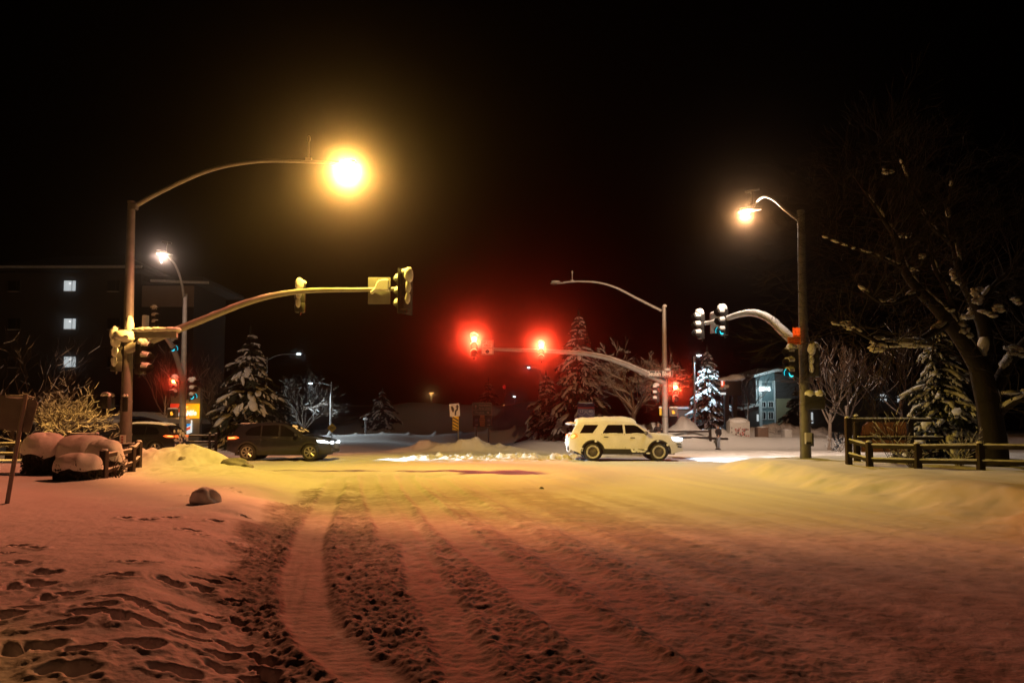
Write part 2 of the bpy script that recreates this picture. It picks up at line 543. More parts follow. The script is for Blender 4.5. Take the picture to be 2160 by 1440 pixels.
def terrain(x, y):
    x = np.asarray(x, float)
    y = np.asarray(y, float)
    xl, xr = np.interp(y, *XL), np.interp(y, *XR)
    wob = fbm(x * .9, y * .9, 3, 3) * .22
    soft = 1 + 1.6 * sst(12, 18, y)
    left = sst(-.15 * soft, 1.1 * soft, xl - x + wob)
    right = sst(-.1, 1.3, x - xr + wob * .8) * sst(30.5, 28.8, y)
    left = left * sst(29.5, 27.8, y)
    z = .20 * left + .40 * right
    hum = fbm(x * .33, y * .33, 3, 21)
    z = z + left * (.05 * hum) + left * .10 * sst(9, 17, y)
    near = sst(11, 5, y) * sst(.1, 1.2, xl - x)
    z = z + near * (.022 * fbm(x * 1.1, y * 1.1, 2, 31) + .012 * fbm(x * 3.1, y * 3.1, 2, 33))
    z = z + right * (.07 * hum + .03 * fbm(x * .9, y * .9, 2, 40))
    # beaten shoulder at the edge of the right bank
    z = z + .10 * np.exp(-((x - xr - .3) / .5) ** 2) * sst(30, 26, y) * (.7 + .6 * fbm(x * .6, y * .8, 2, 45))
    # footprints
    pit, bank = np.zeros_like(x), np.zeros_like(x)
    for X, Y, a, b, an, dep in FEET:
        m = (np.abs(x - X) < 1.0) & (np.abs(y - Y) < 1.0)
        if not m.any():
            continue
        dx, dy = x[m] - X, y[m] - Y
        c, s_ = math.cos(an), math.sin(an)
        u, v = (dx * c + dy * s_) / a, (-dx * s_ + dy * c) / b
        v = v * (1.25 - .35 * np.clip(u, -1, 1)) * (1 + .5 * np.exp(-((u + .15) / .3) ** 2))
        e = np.sqrt(u * u + v * v) * (1 + .24 * vnoise(dx * 11 + X * 7, dy * 11 + Y * 3, 77) + .12 * vnoise(dx * 27, dy * 27, 78))
        pit[m] = np.minimum(pit[m], -dep * 1.5 * sst(1.15, .25, e) * (1 + .35 * vnoise(dx * 8, dy * 8 + X, 79)))
        bank[m] = np.maximum(bank[m], .016 * np.exp(-((e - 1.55) / .4) ** 2))
    near2 = sst(17, 8, y)
    z = z + near2 * (.0036 * fbm(x * 16, y * 16, 3, 34, .6) + .005 * fbm(x * 5, y * 5, 2, 35)) * (1 - .8 * sst(0, 1.0, x - xl))
    z = z + np.where(pit < -.004, pit, bank + pit) * sst(.03, .5, xl - x + .3)
    # carriageway: churned slush, tyre tracks, streaks
    cl, crr = np.interp(y, *CHURN_L), np.interp(y, *CHURN_R)
    churn = sst(-.5, .05, x - cl + wob * .6) * sst(1.4, -.6, x - crr + wob * 1.5) * sst(23, 16, y)
    churn2 = sst(3.5, -.5, x - crr) * sst(-.2, .3, x - cl) * sst(26, 18, y)
    pack = np.zeros_like(x)
    rim = np.zeros_like(x)
    for (ty, tx), hw, st in TRACKS:
        d = np.abs(x - np.interp(y, ty, tx) + .03 * vnoise(x * 3, y * 1.3, 50))
        fade = sst(ty[0] - .6, ty[0] + .3, y) * sst(ty[-1] + 3, ty[-1] - 2, y)
        k = sst(hw + .10, hw - .03, d) * st * fade
        pack = np.maximum(pack, k)
        rim = np.maximum(rim, np.exp(-((d - hw - .10) / .07) ** 2) * st * fade)
    billow = 1 - np.abs(fbm(x * 11, y * 11, 3, 60, .6))
    lump = np.clip(fbm(x * 14, y * 14, 3, 63, .65) - .05, 0, .7)
    amp = churn * (1 - pack) * (.30 + .70 * sst(3.6, .9, x - cl)) * (1 + .25 * sst(.9, .2, x - cl)) * (.62 + .38 * sst(-.5, .6, fbm(x * .7, y * .7, 2, 66)))
    z = z + amp * (.015 * billow + .021 * lump + .010 * fbm(x * 24, y * 24, 2, 68) - .010)
    fine = churn2 * (1 - .7 * pack)
    z = z + fine * (.007 * fbm(x * 16, y * 16, 3, 70) * sst(14, 8, y) + .009 * fbm(x * 5, y * 4, 2, 71))
    z = z - .022 * pack + .016 * rim * (1 + .5 * vnoise(x * 5, y * 5, 73))
    z = z + pack * sst(11, 7, y) * .0015 * np.sin(y * 70 + 2 * vnoise(x * 4, y * 4, 75))
    road = (1 - left) * (1 - right)
    st = (x - np.interp(y, *STREAK))
    z = z + road * sst(27, 20, y) * (.018 * fbm(st * 2.1, y * .10, 3, 80) + .006 * fbm(st * 9, y * .45, 2, 81) * sst(15, 10, y) + .006 * fbm(x * 6, y * 6, 2, 82) * sst(16, 9, y))
    # kerb-side debris line across the mouth of the road and rough stop-line snow
    yy = 21.7 + .5 * vnoise(x * .5, x * 0, 90) + .25 * vnoise(x * 1.7, x * 0, 91)
    z = z + .045 * np.exp(-((y - yy) / .22) ** 2) * sst(-9, -6.5, x) * sst(1.2, -1, x) * np.clip(vnoise(x * 1.1, y * .3, 92) * 2.2 + .2, 0, 1.3)
    z = z + sst(18, 21, y) * sst(30, 26, y) * sst(-10, -7, x) * sst(6, 1, x) * .03 * fbm(x * 1.3, y * 1.3, 4, 95)
    bl = left * sst(16, 20, y)
    z = z + bl * .05 * fbm(x * 1.6, y * 1.6, 4, 97) * sst(-13, -9.5, x)
    # crossing street
    cross = sst(28.5, 30.5, y) * sst(46, 42, y)
    z = z + cross * (.02 * fbm(x * .5, y * 1.6, 4, 100) + .022 * fbm(x * .10, (y + .25 * vnoise(x * .2, y * 0, 102)) * 2.6, 3, 103))
    lumps = sst(-8, -5, x) * sst(5.5, 2.5, x) * sst(30.6, 31.6, y) * sst(36.5, 34.6, y)
    z = z + lumps * (.05 + .13 * sst(32.3, 34.2, y)) * np.clip(.35 + fbm(x * 2.0, y * 2.0, 4, 105, .6), 0, 2) * (.5 + .5 * sst(-6, -2, x))
    z = z + .07 * sst(5, 8, np.abs(x - 5)) * cross * np.clip(fbm(x * 1.1, y * 1.6, 3, 108), 0, 1)
    # far side
    z = z + .75 * sst(47.2, 49.4, y) * sst(7, 9.5, x) * (1 + .12 * fbm(x * .5, y * .5, 2, 110))
    z = z + .30 * sst(43, 45.5, y) * sst(-7, -11, x)
    z = z + .45 * sst(42, 50, y) * sst(-1, 2, x) * sst(12, 8, x) * (1 + .2 * hum)
    bt = np.interp(x, [-30, -16, -8, -2, 2, 5], [.25, .45, .75, 1.15, 1.4, 1.2])
    z = z + bt * np.exp(-np.abs((y - 62) / 2.0) ** 3) * sst(7, 3.5, x)
    gx = (x + 40) % 2.3 - 1.15
    z = z + .22 * np.exp(-(gx / .22) ** 2 - ((y - 62) / .4) ** 2) * sst(3, 1, x) * sst(-24, -18, x) * (1.2 + .8 * vnoise(np.floor((x + 40) / 2.3) * 3.1, y * 0, 120))
    hill = sst(66, 86, y) * (1 - sst(6, 13, x)) * (.2 + 3.9 * sst(-25.5, -12, x)) * (1 - .25 * sst(20, 60, x))
    z = z + hill * (1 + .03 * fbm(x * .12, y * .12, 3, 130))
    ms = {}
    for k, L in MOUNDS.items():
        m = np.zeros_like(x)
        for X, Y, sx, sy, h in L:
            m = m + h * np.exp(-(((x - X) / sx) ** 2 + ((y - Y) / sy) ** 2) ** 1.25)
        m = m * (1 + .24 * fbm(x * 1.5, y * 1.5, 3, 140) + .07 * fbm(x * 4.5, y * 4.5, 2, 141))
        ms[k] = m
        z = z + m
    dirt = np.clip(churn * sst(21, 13, y) * (1 - .75 * pack) * (.62 + .5 * fbm(x * .8, y * .8, 3, 150) + .45 * fbm(x * 7, y * 7, 3, 151)) * (.5 + .5 * sst(3.6, .8, x - cl)) * (1 + .5 * sst(.9, .2, x - cl)) + .16 * churn2 + .10 * pack, 0, 1)
    dirt = np.maximum(dirt, sst(21, 13, y) * sst(-.2, .5, x - cl) * sst(6, 0, x - crr) * (1 - .95 * pack) * np.clip(.33 + .34 * fbm(st * 1.7, y * .07, 3, 160) + .16 * fbm(x * 4, y * 4, 3, 161), 0, .6))
    dirt = np.maximum(dirt, cross * .22 * np.clip(fbm(x * .14, (y + .25 * vnoise(x * .2, y * 0, 102)) * 2.2, 4, 104) + .1, 0, 1))
    dirt = np.maximum(dirt, lumps * .25 * np.clip(fbm(x * 1.5, y * 3, 3, 155), 0, 1))
    dirt = np.maximum(dirt, .45 * np.clip(ms['median'] * 1.5, 0, 1) * np.clip(fbm(x * .7, y * .7, 2, 158) + .6 * sst(-4, -5.2, x), 0, 1))
    return z, left, right, cross, dirt, ms


def gz(x, y):
    return float(terrain(np.array([float(x)]), np.array([float(y)]))[0][0])


def build_ground():
    ys = [1.4]
    while ys[-1] < 46:
        ys.append(ys[-1] * (1.0046 if ys[-1] > 12 else 1.0035) if ys[-1] > 3.4 else ys[-1] * 1.012)
    while ys[-1] < 120:
        ys.append(ys[-1] * 1.008)
    while ys[-1] < 270:
        ys.append(ys[-1] * 1.05)
    ys = np.array(ys)
    u = np.linspace(-1, 1, 1150)
    X = u[None, :] * (1.0 * ys[:, None] + 1.5)
    Y = np.repeat(ys[:, None], len(u), 1)
    z, left, right, cross, dirt, ms = terrain(X.ravel(), Y.ravel())
    ny, nx = X.shape
    V = np.stack([X.ravel(), Y.ravel(), z], 1)
    idx = np.arange(ny * nx).reshape(ny, nx)
    Q = np.stack([idx[:-1, :-1].ravel(), idx[:-1, 1:].ravel(), idx[1:, 1:].ravel(), idx[1:, :-1].ravel()], 1)
    cx, cy = X.ravel()[Q].mean(1), Y.ravel()[Q].mean(1)
    zone = np.zeros(len(Q), int)                       # 0 road
    zone[left[Q].mean(1) > .3] = 1                     # 1 snow verge
    zone[right[Q].mean(1) > .3] = 2
    far = cy > 45.5
    zone[far] = 3
    zone[cy > 66] = 4
    for i, k in enumerate(MOUNDS):
        zone[ms[k][Q].mean(1) > .11] = 10 + i
    m = bpy.data.materials.new('ground_snow')
    m.use_nodes = True
    nt = m.node_tree
    b = nt.nodes['Principled BSDF']
    b.inputs['Roughness'].default_value = .75
    b.inputs['Specular IOR Level'].default_value = .25
    at = nt.nodes.new('ShaderNodeAttribute')
    at.attribute_name = 'dirt'
    tc = nt.nodes.new('ShaderNodeTexCoord')
    n1 = nt.nodes.new('ShaderNodeTexNoise')
    n1.inputs['Scale'].default_value = 9
    n1.inputs['Detail'].default_value = 8
    nt.links.new(tc.outputs['Object'], n1.inputs['Vector'])
    ad = nt.nodes.new('ShaderNodeMath')
    ad.operation = 'MULTIPLY_ADD'
    nt.links.new(n1.outputs['Fac'], ad.inputs[0])
    ad.inputs[1].default_value = .9
    ad.inputs[2].default_value = -.45
    mu = nt.nodes.new('ShaderNodeMath')
    mu.operation = 'MULTIPLY_ADD'
    nt.links.new(at.outputs['Fac'], mu.inputs[0])
    nt.links.new(ad.outputs[0], mu.inputs[1])
    nt.links.new(at.outputs['Fac'], mu.inputs[2])
    cr = nt.nodes.new('ShaderNodeValToRGB')
    cr.color_ramp.elements[0].color = (.80, .80, .80, 1)
    cr.color_ramp.elements[0].position = .03
    cr.color_ramp.elements[1].color = (.24, .215, .20, 1)
    k = cr.color_ramp.elements.new(.4)
    k.color = (.50, .47, .45, 1)
    nt.links.new(mu.outputs[0], cr.inputs[0])
    nt.links.new(cr.outputs[0], b.inputs['Base Color'])
    n2 = nt.nodes.new('ShaderNodeTexNoise')
    n2.inputs['Scale'].default_value = 42
    n2.inputs['Detail'].default_value = 6
    nt.links.new(tc.outputs['Object'], n2.inputs['Vector'])
    bp = nt.nodes.new('ShaderNodeBump')
    bp.inputs['Strength'].default_value = .45
    bp.inputs['Distance'].default_value = .012
    nt.links.new(n2.outputs['Fac'], bp.inputs['Height'])
    nt.links.new(bp.outputs['Normal'], b.inputs['Normal'])
    names = {0: ('road', None), 1: ('snow_verge', None), 2: ('snow_bank', None), 3: ('snow_field', None), 4: ('hill', None),
             10: ('snow_pile', 'big ploughed snow heap in front of the dark cars, beside the split rail fence'),
             11: ('snow_pile', 'low dirty snow heap under the keep right sign in the middle of the far road'),
             12: ('snow_pile', 'pointed snow heap behind the rail at the foot of the far street-name pole'),
             13: ('snow_pile', 'wide snow heap behind the utility cabinets, in front of the teal building')}
    for zi, (nm, lab) in names.items():
        q = Q[zone == zi]
        if not len(q):
            continue
        used, inv = np.unique(q, return_inverse=True)
        inv = inv.reshape(-1, 4)
        me = bpy.data.meshes.new(nm)
        me.vertices.add(len(used))
        me.vertices.foreach_set('co', V[used].astype(np.float32).ravel())
        me.loops.add(len(inv) * 4)
        me.loops.foreach_set('vertex_index', inv.astype(np.int32).ravel())
        me.polygons.add(len(inv))
        me.polygons.foreach_set('loop_start', np.arange(0, len(inv) * 4, 4, dtype=np.int32))
        me.polygons.foreach_set('use_smooth', np.ones(len(inv), bool))
        a = me.attributes.new('dirt', 'FLOAT', 'POINT')
        a.data.foreach_set('value', dirt[used].astype(np.float32))
        me.materials.append(m)
        me.update()
        me.validate()
        o = bpy.data.objects.new(nm, me)
        COL.objects.link(o)
        if lab:
            tag(o, lab, 'snow pile', 'ploughed snow heaps')
        else:
            tag(o, kind='structure')


build_ground()

# ------------------------------------------------------------------ traffic signals
UP = Vector((0, 0, 1))


def frame(c, f):
    f = Vector((f[0], f[1], 0)).normalized()
    ex = f.cross(UP)
    c = Vector(c)
    return Matrix(((ex.x, f.x, 0, c.x), (ex.y, f.y, 0, c.y), (ex.z, f.z, 1, c.z), (0, 0, 0, 1)))


def visor_mesh(mb, z, X, s=1.):
    n, r, th = 14, .155 * s, .008
    vs, fs = [], []
    for k in range(n + 1):
        a = R(-38 + 256 * k / n)
        L = (.29 - .15 * max(0, (.3 - math.sin(a)) / 1.0)) * s
        for rr in (r, r + th):
            for y in (.10 * s, .10 * s + L):
                vs.append((rr * math.cos(a), y, z + rr * math.sin(a)))
    for k in range(n):
        a, b = k * 4, k * 4 + 4
        fs += [(a, b, b + 1, a + 1), (a + 2, a + 3, b + 3, b + 2), (a + 1, b + 1, b + 3, a + 3), (a, a + 2, b + 2, b)]
    mb.add(vs, fs, 0, X)


def snow_visor(mb, z, X, rnd, s=1., amt=1.):
    """Lump of snow lying on one visor."""
    n, m = 9, 5
    vs, fs = [], []
    sh = rnd.uniform(-.2, .2)
    for j in range(m + 1):
        y = (.08 + .235 * j / m) * s
        for k in range(n + 1):
            a = R(14 + 152 * k / n)
            t = math.sin(PI * k / n) ** .6 * (.085 - .04 * (j / m)) * amt * s * rnd.uniform(.8, 1.15)
            rr = .163 * s + max(.004, t)
            vs.append((rr * math.cos(a), y, z + rr * math.sin(a)))
    for j in range(m):
        for k in range(n):
            a = j * (n + 1) + k
            fs.append((a, a + 1, a + n + 2, a + n + 1))
    o = len(vs)
    vs += [((.157 * s) * math.cos(R(14 + 152 * k / n)), (.315) * s, z + .157 * s * math.sin(R(14 + 152 * k / n))) for k in range(n + 1)]
    for k in range(n):
        a = m * (n + 1) + k
        fs.append((a, a + 1, o + k + 1, o + k))
    mb.add(vs, fs, 0, X)


def signal_head(parent, c, f, lit=None, s=1., amt=1., seed=0, top=.13, I=130, back_snow=False, plate=False):
    rnd = random.Random(seed)
    X = frame(c, f)
    p = .357 * s
    mb = MB()
    for k in (-1, 0, 1):
        mb.box((0, 0, k * p), (.35 * s, .20 * s, .348 * s), bev=.03 * s, X=X)
    mb.box((0, -.02, 0), (.30 * s, .14 * s, 1.04 * s), X=X)
    mb.cyl((0, -.05 * s, .58 * s), (0, 0, 1), .04 * s, .14 * s, 8, X=X)
    mb.cyl((0, -.05 * s, -.58 * s), (0, 0, 1), .04 * s, .10 * s, 8, X=X)
    if plate:
        for sx_ in (-1, 1):
            mb.box((sx_ * .235 * s, .03 * s, 0), (.11 * s, .012, 1.3 * s), X=X)
        for sz_ in (-1, 1):
            mb.box((0, .03 * s, sz_ * .59 * s), (.36 * s, .012, .11 * s), X=X)
    head = mb.build('signal_head', M['black'], parent)
    for i, k in enumerate((1, 0, -1)):
        v = MB()
        visor_mesh(v, k * p, X, s)
        v.build('visor', M['black_matte'], head)
        on = (lit == 'red' and i == 0) or (lit == 'green' and i == 2)
        l = MB()
        l.ell((0, .098 * s, k * p), (.146 * s, .03 * s, .146 * s), 16, 8, X=X)
        l.build('lens', M['e_red' if lit == 'red' else 'e_green'] if on else M['lens_off'], head)
        if on and lit == 'green':   # glowing tube stands in for green light caught on the visor's mouth
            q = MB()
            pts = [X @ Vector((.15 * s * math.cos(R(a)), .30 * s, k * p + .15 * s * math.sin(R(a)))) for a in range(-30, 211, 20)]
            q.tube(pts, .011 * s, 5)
            q.build('visor_edge_glow', M['e_green'], head)
    sn = MB()
    for k in (1, 0, -1):
        snow_visor(sn, k * p, X, rnd, s, amt * rnd.uniform(.8, 1.2))
    if top:
        sn.ell((rnd.uniform(-.02, .02), .03, .54 * s), (.20 * s, .16 * s, top * s), 14, 9, .07, rnd=rnd, X=X)
        sn.ell((rnd.uniform(-.05, .05), .12 * s, .58 * s), (.16 * s, .14 * s, top * .8 * s), 12, 8, .08, rnd=rnd, X=X)
    if back_snow:
        sn.ell((-.04, -.16 * s, .46 * s), (.15 * s, .09 * s, .22 * s), 12, 9, .10, rnd=rnd, X=X)
        sn.ell((-.06, -.15 * s, .12 * s), (.10 * s, .06 * s, .20 * s), 10, 9, .12, rnd=rnd, X=X)
        sn.ell((-.07, -.14 * s, -.20 * s), (.09 * s, .06 * s, .18 * s), 10, 9, .12, rnd=rnd, X=X)
    sn.build('snow_cap', M['snow'], head, smooth=70)
    if lit == 'red':
        lamp('signal_light', 'SPOT', X @ Vector((0, .16 * s, p - .02)), I, (1, .05, .018), .05, (Vector((f[0], f[1], 0)).normalized() + Vector((0, 0, -.10))), 80, 1.)
    return head


def cobra(parent, c, d, lens, lit_col=None, snow=True):
    """Cobra-head street lamp; c is the middle of the lens, d the way the head points."""
    d = Vector((d[0], d[1], 0)).normalized()
    X = frame(c, d)
    mb = MB()
    n = 12
    prof = [(-.62, .035, .05, .10), (-.42, .08, .075, .10), (-.15, .15, .10, .10), (.1, .17, .11, .09), (.27, .13, .09, .07), (.34, .03, .03, .05)]
    vs, fs = [], []
    for y, w, h, zc in prof:
        for j in range(n):
            a = 2 * PI * j / n
            vs.append((w * math.cos(a), y, zc + h * math.sin(a) * (.75 if math.sin(a) > 0 else .55)))
    for i in range(len(prof) - 1):
        for j in range(n):
            a, b = i * n + j, i * n + (j + 1) % n
            fs.append((a, b, b + n, a + n))
    fs.append(tuple(range(n))[::-1])
    fs.append(tuple(range(len(vs) - n, len(vs))))
    mb.add(vs, fs, 0, X)
    h = mb.build('lamp_head', M['steel'], parent)
    l = MB()
    l.ell((0, .08, .02), (.13, .20, .075), 14, 8, X=X)
    l.build('lamp_lens', M[lens], h)
    if snow:
        s = MB()
        s.ell((0, .0, .19), (.12, .30, .05), 12, 7, .1, X=X)
        s.build('snow_cap', M['snow'], h, smooth=70)
    return h


def detector(parent, foot, h=.75, bar=.8, dirv=(1, 0, .12)):
    foot = Vector(foot)
    d = Vector(dirv).normalized()
    mb = MB()
    mb.tube([foot, foot + UP * h], .028, 8)
    mb.box(foot + UP * .03, (.22, .10, .10), bev=.02)
    if bar:
        mb.tube([foot + UP * h - d * bar / 2, foot + UP * h + d * bar / 2], [.045, .055], 8)
        mb.box(foot + UP * (h - .06), (.10, .10, .14))
    else:
        mb.ell(foot + UP * (h + .02), (.06, .06, .12), 8, 6)
    mb.build('detector', M['steel'], parent)


def arm_snow(mb, pts, rad, k0=0, k1=None, lift=.55, fat=.85, rnd=random, flat=.7):
    pts = pts[k0:k1]
    rad = rad[k0:k1]
    n = 8
    vs, fs = [], []
    for i, p in enumerate(pts):
        t = (pts[min(i + 1, len(pts) - 1)] - pts[max(i - 1, 0)]).normalized()
        e = t.cross(UP).normalized()
        u = e.cross(t)
        r = rad[i] * fat
        for j in range(n):
            a = 2 * PI * j / n
            q = rnd.uniform(.88, 1.12)
            vs.append(p + u * (rad[i] * lift) + (e * math.cos(a) * r + u * math.sin(a) * r * flat) * q)
    for i in range(len(pts) - 1):
        for j in range(n):
            a, b = i * n + j, i * n + (j + 1) % n
            fs.append((a, b, b + n, a + n))
    fs.append(tuple(range(n))[::-1])
    fs.append(tuple(range(len(vs) - n, len(vs))))
    mb.add(vs, fs)


def lerp(a, b, n):
    return [a + (b - a) * i / (n - 1) for i in range(n)]


def signal_pole(px_base, d, top_py, label, r0=.20, r1=.12, z0=None, lean_px=0):
    base = P(px_base, 900, d)
    z = gz(base.x, d) - .15 if z0 is None else z0
    top = P(px_base + lean_px, top_py, d)
    t = thing('traffic_signal_pole', (base.x, d, z), label, 'traffic signal', 'traffic signal poles at the crossing')
    tx = base.x + (top.x - base.x) * .25
    mb = MB()
    mb.tube([(base.x, d, z), (base.x, d, z + .25), (base.x, d, z + .27), ((base.x + tx) / 2, d, (z + top.z) / 2), (tx, d, top.z)], [r0 * 1.0, r0, r0 * .97, (r0 + r1) / 2, r1], 18)
    mb.cyl((tx, d, top.z + .02), (0, 0, 1), r1 * 1.12, .06, 18)
    mb.box((base.x + .02, d - r0, z + .75), (.16, .06, .26), bev=.015)
    mb.build('pole', M['steel_dark'] if d < 30 else M['steel'], t)
    for zz in (2.2, 4.6):
        bands = MB()
        k = zz / (top.z - z)
        bands.cyl((base.x + (tx - base.x) * k, d, z + zz), (0, 0, 1), r0 + (r1 - r0) * k + .012, .06, 18)
        bands.build('clamp_band', M['steel_dark'], t)
    return t, Vector((tx, d, top.z))


def arm(parent, pix, r0, r1, name, n=7, snow=None, rnd=random, mat='steel', lift=.55, fat=.85, flat=.7):
    pts = arc([P(*q) for q in pix], n)
    rad = lerp(r0, r1, len(pts))
    mb = MB()
    mb.tube(pts, rad, 12)
    o = mb.build(name, M[mat], parent)
    if snow:
        s = MB()
        k0, k1 = int(snow[0] * len(pts)), int(snow[1] * len(pts))
        arm_snow(s, pts, rad, k0, k1, lift, fat, rnd, flat)
        s.build('snow_strip', M['snow'], o, smooth=80)
    return o, pts


def plate_box(parent, c, f, w, h, mat, name, th=.02, border=None, snow=0, seed=0):
    X = frame(c, f)
    mb = MB()
    mb.box((0, 0, 0), (w, th, h), bev=min(.008, th * .4), X=X)
    o = mb.build(name, M[mat], parent)
    if border:
        b = MB()
        for sx_ in (-1, 1):
            b.box((sx_ * (w / 2 - .035), th / 2 + .003, 0), (.022, .006, h - .05), X=X)
            b.box((0, th / 2 + .003, sx_ * (h / 2 - .035)), (w - .092, .006, .022), X=X)
        b.build('border', M[border], o)
    if snow:
        q = MB()
        rnd = random.Random(seed)
        if w > .9:
            for k in range(9):
                q.ell((w * (-.44 + .11 * k), rnd.uniform(-.01, .01), h / 2 + snow * .1), (w * .15, .10, snow * rnd.uniform(.5, .7)), 10, 8, .1, rnd=rnd, X=X)
        else:
            q.ell((0, 0, h / 2 + snow * .3), (w * .5, .09, snow), 14, 8, .1, rnd=rnd, X=X)
        q.build('snow_cap', M['snow'], o, smooth=70)
    return o, X


def textX(body, size, X, xz, mat, parent, th=.012, sx=1., name='lettering', align='CENTER', shear=0., bold=0.):
    """Lettering on the front (+Y) face of a plate frame, read from the front."""
    o = X @ Vector((-xz[0], th, xz[1]))
    ex = -(X.to_3x3() @ Vector((1, 0, 0)))
    return text(body, size, o, M[mat], parent, name, ex, (0, 0, 1), sx, align=align, shear=shear, bold=bold)


def shapeX(poly, X, mat, parent, name, th=.012, t=.006):
    """Flat shape on the front face; poly in reader's coordinates (x to the reader's right)."""
    mb = MB()
    vs = [X @ Vector((-p[0], th, p[1])) for p in poly] + [X @ Vector((-p[0], th + t, p[1])) for p in poly]
    n = len(poly)
    fs = [tuple(range(n, 2 * n)), tuple(range(n))[::-1]] + [(i, (i + 1) % n, (i + 1) % n + n, i + n) for i in range(n)]
    mb.add(vs, fs)
    return mb.build(name, M[mat], parent, flat=True)


def ped_signal(parent, c, f, lit=None, w=.45, h=.42, snow=.12, seed=3):
    X = frame(c, f)
    mb = MB()
    mb.box((0, 0, 0), (w, .22, h), bev=.02, X=X)
    for k in range(5):
        mb.box((0, .13, -h * .36 + k * h * .18), (w * .86, .05, .012), X=X)
    o = mb.build('pedestrian_signal', M['steel_dark'] if lit else M['black'], parent)
    if lit:
        q = MB()
        for k in range(4):
            q.box((-.055 + k * .036 + .02 , .118, .06 - abs(k - 1.4) * .012), (.024, .012, .12), X=X)
        q.box((.0, .118, -.05), (.14, .012, .11), X=X)
        q.box((-.085, .118, -.02), (.03, .012, .07), X=X)
        q.build('hand_symbol', M['e_hand'], o)
    if snow:
        s = MB()
        rnd = random.Random(seed)
        s.ell((-.24 * w, .02, h / 2 + .03), (w * .30, .17, snow), 12, 8, .08, rnd=rnd, X=X)
        s.ell((.24 * w, .02, h / 2 + .03), (w * .30, .17, snow), 12, 8, .08, rnd=rnd, X=X)
        s.build('snow_cap', M['snow'], o, smooth=70)
    return o


# --- near left pole, the big lamp
t, top = signal_pole(266, 24.2, 428, 'nearest left signal pole, its long lamp arm carrying the biggest yellow-white street lamp', .20, .12)
arm(t, [(279, 438, 24.2), (340, 404, 24.1), (440, 360, 23.8), (540, 341, 23.5), (640, 341, 23.2), (706, 344, 22.95)], .085, .045, 'lamp_arm')
br = MB()
br.box(P(283, 436, 24.15), (.22, .2, .22), bev=.03)
br.build('arm_bracket', M['steel_dark'], t)
LAMP1 = P(733, 352, 22.9)
cobra(t, LAMP1, (1, -.1), 'e_lamp')
detector(t, P(651, 338, 23.15), .70, 0)
mo, mp = arm(t, [(268, 738, 24.1), (316, 719, 24.05), (420, 677, 23.9), (540, 632, 23.75), (640, 614, 23.6), (760, 611, 23.45), (868, 609, 23.3)], .15, .055, 'mast_arm', snow=(.1, .98), lift=.55, fat=.66)
signal_head(t, P(297, 756, 23.6), (1, -.10), None, 1.0, 1.1, 1)
signal_head(t, P(246, 750, 24.0), (-.5, .9), None, 1.0, .8, 2, back_snow=True)
signal_head(t, P(633, 628, 23.85), (-.35, .9), None, .95, 1., 3, back_snow=True)
signal_head(t, P(856, 615, 23.2), (-.75, .6), None, 1.15, 1., 4, back_snow=True, plate=True)
o, X = plate_box(t, P(800, 613, 23.5), (0, 1), .75, .90, 'sign_grey', 'sign_plate')
s = MB()
rnd = random.Random(9)
pl = [(-.30, -.10), (-.16, .02), (-.08, .22), (.0, .31), (.27, .34), (.33, .30), (.34, -.06), (.1, -.04), (-.12, -.07), (-.25, -.17)]
c0 = P(800, 612, 23.38)
s.prism(pl, c0 + Vector((0, .05, .02)), (1, 0, 0), (0, 0, 1), .16)
so = s.build('snow_clump', M['snow'], o, smooth=80)
bv = so.modifiers.new('b', 'BEVEL')
bv.width = .06
bv.segments = 3
# street-name sign box hung beside the pole, seen from behind
o, X = plate_box(t, (P(290, 703, 23.8) + P(369, 706, 23.4)) / 2, (.12, 1), (P(369, 706, 23.4) - P(290, 703, 23.8)).length, .26, 'sign_grey', 'street_sign', .10, snow=.14, seed=4)
s = MB()
s.ell(P(262, 708, 24.0), (.34, .3, .22), 14, 9, .10)
s.ell(P(245, 705, 24.0), (.22, .22, .28), 12, 9, .12)
s.ell(P(273, 690, 24.0), (.14, .16, .40), 12, 9, .10)
s.build('snow_clump', M['snow'], t, smooth=70)
ped_signal(t, P(228, 848, 24.1), (-1, .2), None, .40, .42, .10)
ped_signal(t, P(264, 852, 23.85), (.5, -.8), None, .16, .5, .06)
o, X = plate_box(t, P(259, 927, 23.95), (.15, -1), .20, .32, 'sign_white', 'push_button_sign')
for zz in (.09, 0, -.09):
    shapeX([(-.045, zz - .025), (.015, zz - .025), (.015, zz + .025), (-.045, zz + .025)], X, 'sign_red', o, 'symbol')

# --- near right pole
t, top = signal_pole(1698, 26.0, 447, 'tall dark signal pole on the right with plates coloured as if lit red and a snowy curved arm', .20, .13)
arm(t, [(1684, 464, 25.95), (1655, 441, 27), (1632, 421, 28.2), (1612, 415, 29.2), (1597, 425, 30.0), (1589, 438, 30.3)], .07, .045, 'lamp_arm')
LAMP2 = P(1574, 449, 30.3)
cobra(t, LAMP2, (-.95, .3), 'e_lamp')
detector(t, P(1587, 432, 30.2), .62, .62, (1, 0, .22))
arm(t, [(1696, 742, 26), (1655, 703, 27), (1622, 673, 28.2), (1590, 661, 29.5), (1560, 664, 30.7), (1530, 673, 31.8), (1500, 680, 32.6), (1479, 684, 33.2)], .17, .07, 'mast_arm', snow=(.06, 1.), lift=.55, fat=.95, flat=.85)
signal_head(t, P(1527, 680, 31.8), (-1, -.42), 'green', 1.1, 1.1, 11, top=.22)
signal_head(t, P(1479, 688, 33.1), (-1, -.22), None, 1.1, 1.1, 12, top=.22)
o, X = plate_box(t, P(1508, 681, 32.4), (-.85, -.45), .62, .92, 'sign_grey', 'sign_plate', border='sign_red', snow=.05)
signal_head(t, P(1674, 766, 25.7), (-1, -.35), 'green', 1.0, 1., 13, top=.18)
